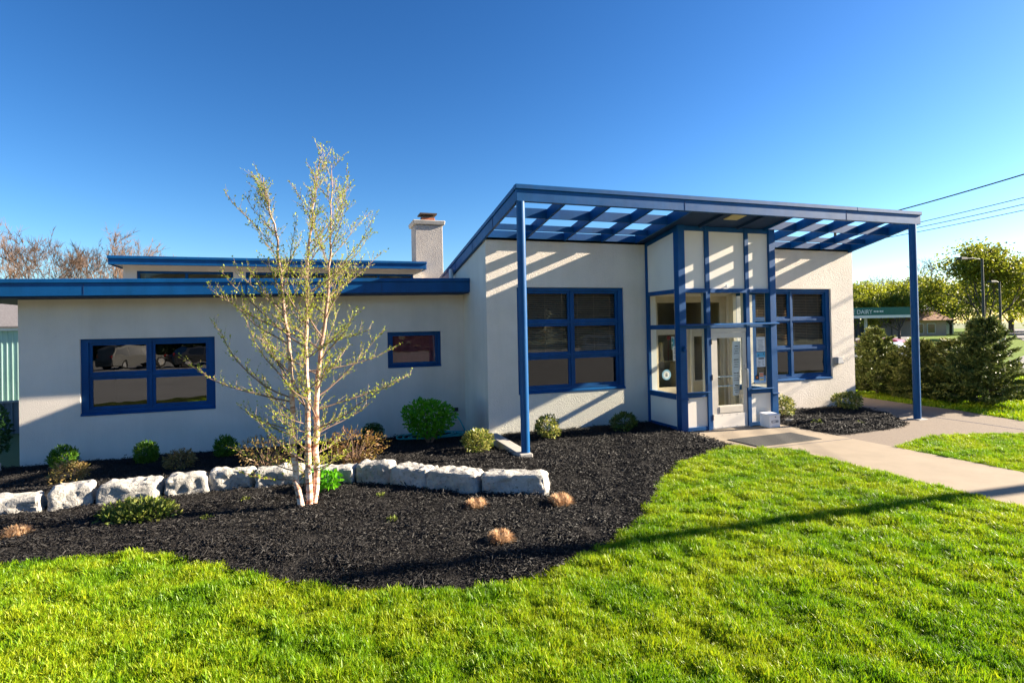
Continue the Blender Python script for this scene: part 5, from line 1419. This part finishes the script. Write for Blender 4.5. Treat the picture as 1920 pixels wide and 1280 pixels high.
# ------------------------------------------------------------------ right background
def text_mesh(s, size):
    cu = bpy.data.curves.new('txt', 'FONT'); cu.body = s; cu.size = size; cu.extrude = 0.01
    o = bpy.data.objects.new('txt', cu); COL.objects.link(o)
    dg = bpy.context.evaluated_depsgraph_get(); me = bpy.data.meshes.new_from_object(o.evaluated_get(dg))
    bpy.data.objects.remove(o); return me
cn = thing('station_canopy', 'long flat forecourt canopy with green sign band on slim posts', 'canopy', (50, 43, 0))
cdir = Vector((math.cos(yaw-.10), -math.sin(yaw-.10), 0)); cnrm = Vector((-cdir.y, cdir.x, 0))
C0 = Vector((49.7, 41.1, 0))          # where it leaves the stucco corner, running along cdir
def cbar(a0, a1, n0, n1, z0, z1):
    p = lambda a, n_, z: tuple(C0+cdir*a+cnrm*n_+Vector((0, 0, z)))
    return MB().hexa([p(a0,n0,z0),p(a1,n0,z0),p(a1,n1,z0),p(a0,n1,z0),p(a0,n0,z1),p(a1,n0,z1),p(a1,n1,z1),p(a0,n1,z1)])
cbar(-5, 6.0, 0, 4, 2.70, 2.98).build('deck', M['white'], cn)
cbar(-5, 6.05, -.06, 0, 2.90, 3.68).build('sign_band', M['green_sign'], cn)
cbar(-5, 6.05, -.09, -.01, 2.63, 2.89).build('light_band', M['white'], cn)
for a_ in (-3.0, 2.55): cbar(a_, a_+.2, 1.6, 1.8, -.1, 2.70).build('column', M['far_white'], cn)
ang = math.atan2(cdir.y, cdir.x)
for k_, w_ in enumerate((.09, .08, .05, .08, .09, 0, .10, .08, .09, .07)):      # small blurred lettering, not legible
    if w_: cbar(2.15+.105*k_, 2.15+.105*k_+w_, -.072, -.061, 3.20, 3.35 if k_ % 3 else 3.37).build('lettering', M['paper_w'], cn)
for s, sz, a_, z_ in (('E DAIRY', .58, -.12, 3.06),):
    me = text_mesh(s, sz); o = link_mesh('lettering', me, M['paper_w'], cn)
    p = C0+cdir*a_-cnrm*.075+Vector((0, 0, z_))
    o.location = p-cn.location; o.rotation_euler = (R(90), 0, ang)
def shop(name, label, C, d, n, W, D, Hh, roofh, mats, cat='building'):
    t = thing(name, label, cat, tuple(C))
    def bar(a0, a1, n0, n1, z0, z1):
        p = lambda a, q_, z: tuple(C+d*a+n*q_+Vector((0, 0, z)))
        return MB().hexa([p(a0,n0,z0),p(a1,n0,z0),p(a1,n1,z0),p(a0,n1,z0),p(a0,n0,z1),p(a1,n0,z1),p(a1,n1,z1),p(a0,n1,z1)])
    bar(0, W, 0, D, -.2, Hh).build('wall', mats[0], t)
    p = lambda a, q_, z: tuple(C+d*a+n*q_+Vector((0, 0, z)))
    MB().hexa([p(-.5,-.9,Hh),p(W+.5,-.9,Hh),p(W+.5,D+.5,Hh),p(-.5,D+.5,Hh),p(.8,1.2,Hh+roofh),p(W-.8,1.2,Hh+roofh),p(W-.8,D-1,Hh+roofh),p(.8,D-1,Hh+roofh)]).build('roof', mats[1], t)
    k = 0.6
    while k < W-1.6:
        wn_ = bar(k, k+1.3, -.05, -.005, .35, Hh-.45).build('window', M['far_white'], t)
        bar(k+.08, k+1.22, -.07, -.052, .43, Hh-.53).build('pane', M['car_glass'], wn_)
        k += 1.9
    return t
sh1 = shop('roadside_shop', 'low brick shop with brown hipped roof right of the canopy post', Vector((82.0, 58.4, 0)), cdir, cnrm, 5.6, 7, 2.3, 1.3, (M['brick'], M['brown_roof']))
sh2 = thing('warehouse', 'long pale grey metal warehouse glimpsed through the young maples', 'building', (78, 62, 0))
p = lambda a, q_, z: tuple(Vector((70.0, 70.5, 0))+cdir*a+cnrm*q_+Vector((0, 0, z)))
MB().hexa([p(0,0,-.2),p(30,0,-.2),p(30,12,-.2),p(0,12,-.2),p(0,0,3.6),p(30,0,3.6),p(30,12,3.6),p(0,12,3.6)]).build('wall', M['far_white'], sh2)
MB().hexa([p(-.5,-.5,3.6),p(30.5,-.5,3.6),p(30.5,12.5,3.6),p(-.5,12.5,3.6),p(-.5,5.9,4.8),p(30.5,5.9,4.8),p(30.5,6.1,4.8),p(-.5,6.1,4.8)]).build('roof', M['grey_metal'], sh2)
for a_ in (5, 12, 19): MB().hexa([p(a_,-.06,0),p(a_+3,-.06,0),p(a_+3,-.005,0),p(a_,-.005,0),p(a_,-.06,2.8),p(a_+3,-.06,2.8),p(a_+3,-.005,2.8),p(a_,-.005,2.8)]).build('roller_door', M['shed_grey'], sh2)

def lamp_post(label, x, y, h, arm):
    t = thing('lamp_post', label, 'lamp post', (x, y, 0), 'lamp posts across the road')
    MB().cyl((x, y, -.1), (x, y, .9), .32, 14).build('footing', M['concrete_grey'], t)
    MB().tube([(x, y, .9), (x, y, h)], [.11, .075], 10).build('pole', M['dark_metal'], t, smooth=True)
    ex, ey = x-arm*cdir.x, y-arm*cdir.y
    MB().tube([(x, y, h-.1), ((x+ex)/2, (y+ey)/2, h+.02), (ex, ey, h)], .05, 8).build('arm', M['dark_metal'], t, smooth=True)
    MB().box(ex-.55, ex+.15, ey-.18, ey+.18, h-.09, h+.09).build('lamp_head', M['dark_metal'], t, bevel=.03)
lamp_post('taller dark lamp post in front of the large maple', 47.6, 28.4, 6.9, 1.5)
lamp_post('shorter dark lamp post with concrete base near the road at right', 57.2, 32.8, 5.6, .6)

# utility pole outside the frame on the right (casts the long shadow over the lawn), its wires and the far pole
UP = thing('utility_pole', 'wooden utility pole whose long shadow crosses the lawn', 'utility pole', (22.0, 4.15, 0), 'utility poles')
MB().tube([(22.0, 4.21, -.3), (22.0, 2.27, 9.4)], [.17, .12], 14).build('shaft', M['pole_wood'], UP, smooth=True)
MB().box(21.4, 22.6, 2.32, 2.40, 8.3, 8.42).build('cross_arm', M['pole_wood'], UP)
FP = thing('utility_pole', 'far utility pole hidden behind the canopy end', 'utility pole', (52.5, 45.3, 0), 'utility poles')
MB().tube([(52.5, 45.3, -.3), (52.5, 45.3, 13.2)], [.2, .14], 10).build('shaft', M['pole_wood'], FP, smooth=True)
WIRES = [((22.0, 2.56, 8.07), (53.5, 45.2, 12.9), .03, .35, 'thick overhead cable, uppermost of the four'), ((22.0, 2.72, 7.02), (53.0, 45.3, 11.3), .017, .3, 'thin overhead wire second from the top'), ((22.1, 2.76, 6.76), (53.0, 45.3, 11.0), .017, .35, 'thin overhead wire third from the top'), ((22.0, 2.84, 6.44), (52.5, 45.3, 10.5), .016, .3, 'lowest thin overhead wire reaching the roof edge')]
for a, c, r_, sag, lb in WIRES:
    A_, C_ = Vector(a), Vector(c); pts = [A_.lerp(C_, i/24)-Vector((0, 0, 4*sag*(i/24)*(1-i/24))) for i in range(25)]
    tag(MB().tube(pts, [r_*(.7+1.2*i/24) for i in range(25)], 6).lone('overhead_wire', M['wire'], a, smooth=True), lb, 'wire', 'overhead wires')

# rounded white marker at the left photo edge
q = MB(); q.box(-3.39, -3.205, 7.2, 7.26, 0.30, 0.95); q.box(-3.36, -3.32, 7.21, 7.25, -0.1, 0.3)
tag(q.lone('marker_board', M['box_white'], (-3.25, 7.24, 0.02), bevel=.03, seg=3), 'rounded white marker board cut off by the left photo edge', 'sign')

q = MB(); q.prism([(13.45, 10.0), (13.475, 10.0), (13.675, 9.1), (13.68, 8.2), (13.62, 7.15), (13.59, 7.15), (13.65, 8.2), (13.645, 9.1)], 2, 0.0125, 0.0145)
tag(q.build('path_joint', M['seam'], None), kind='structure')
fs = boulder('flat_stone', 'small flat white stone in the mulch just right of the drop box', 10.25, 10.12, 0.34, 0.20, 0.07, 0.3, 77, 'loose stones')
fs.location.z += 0.06
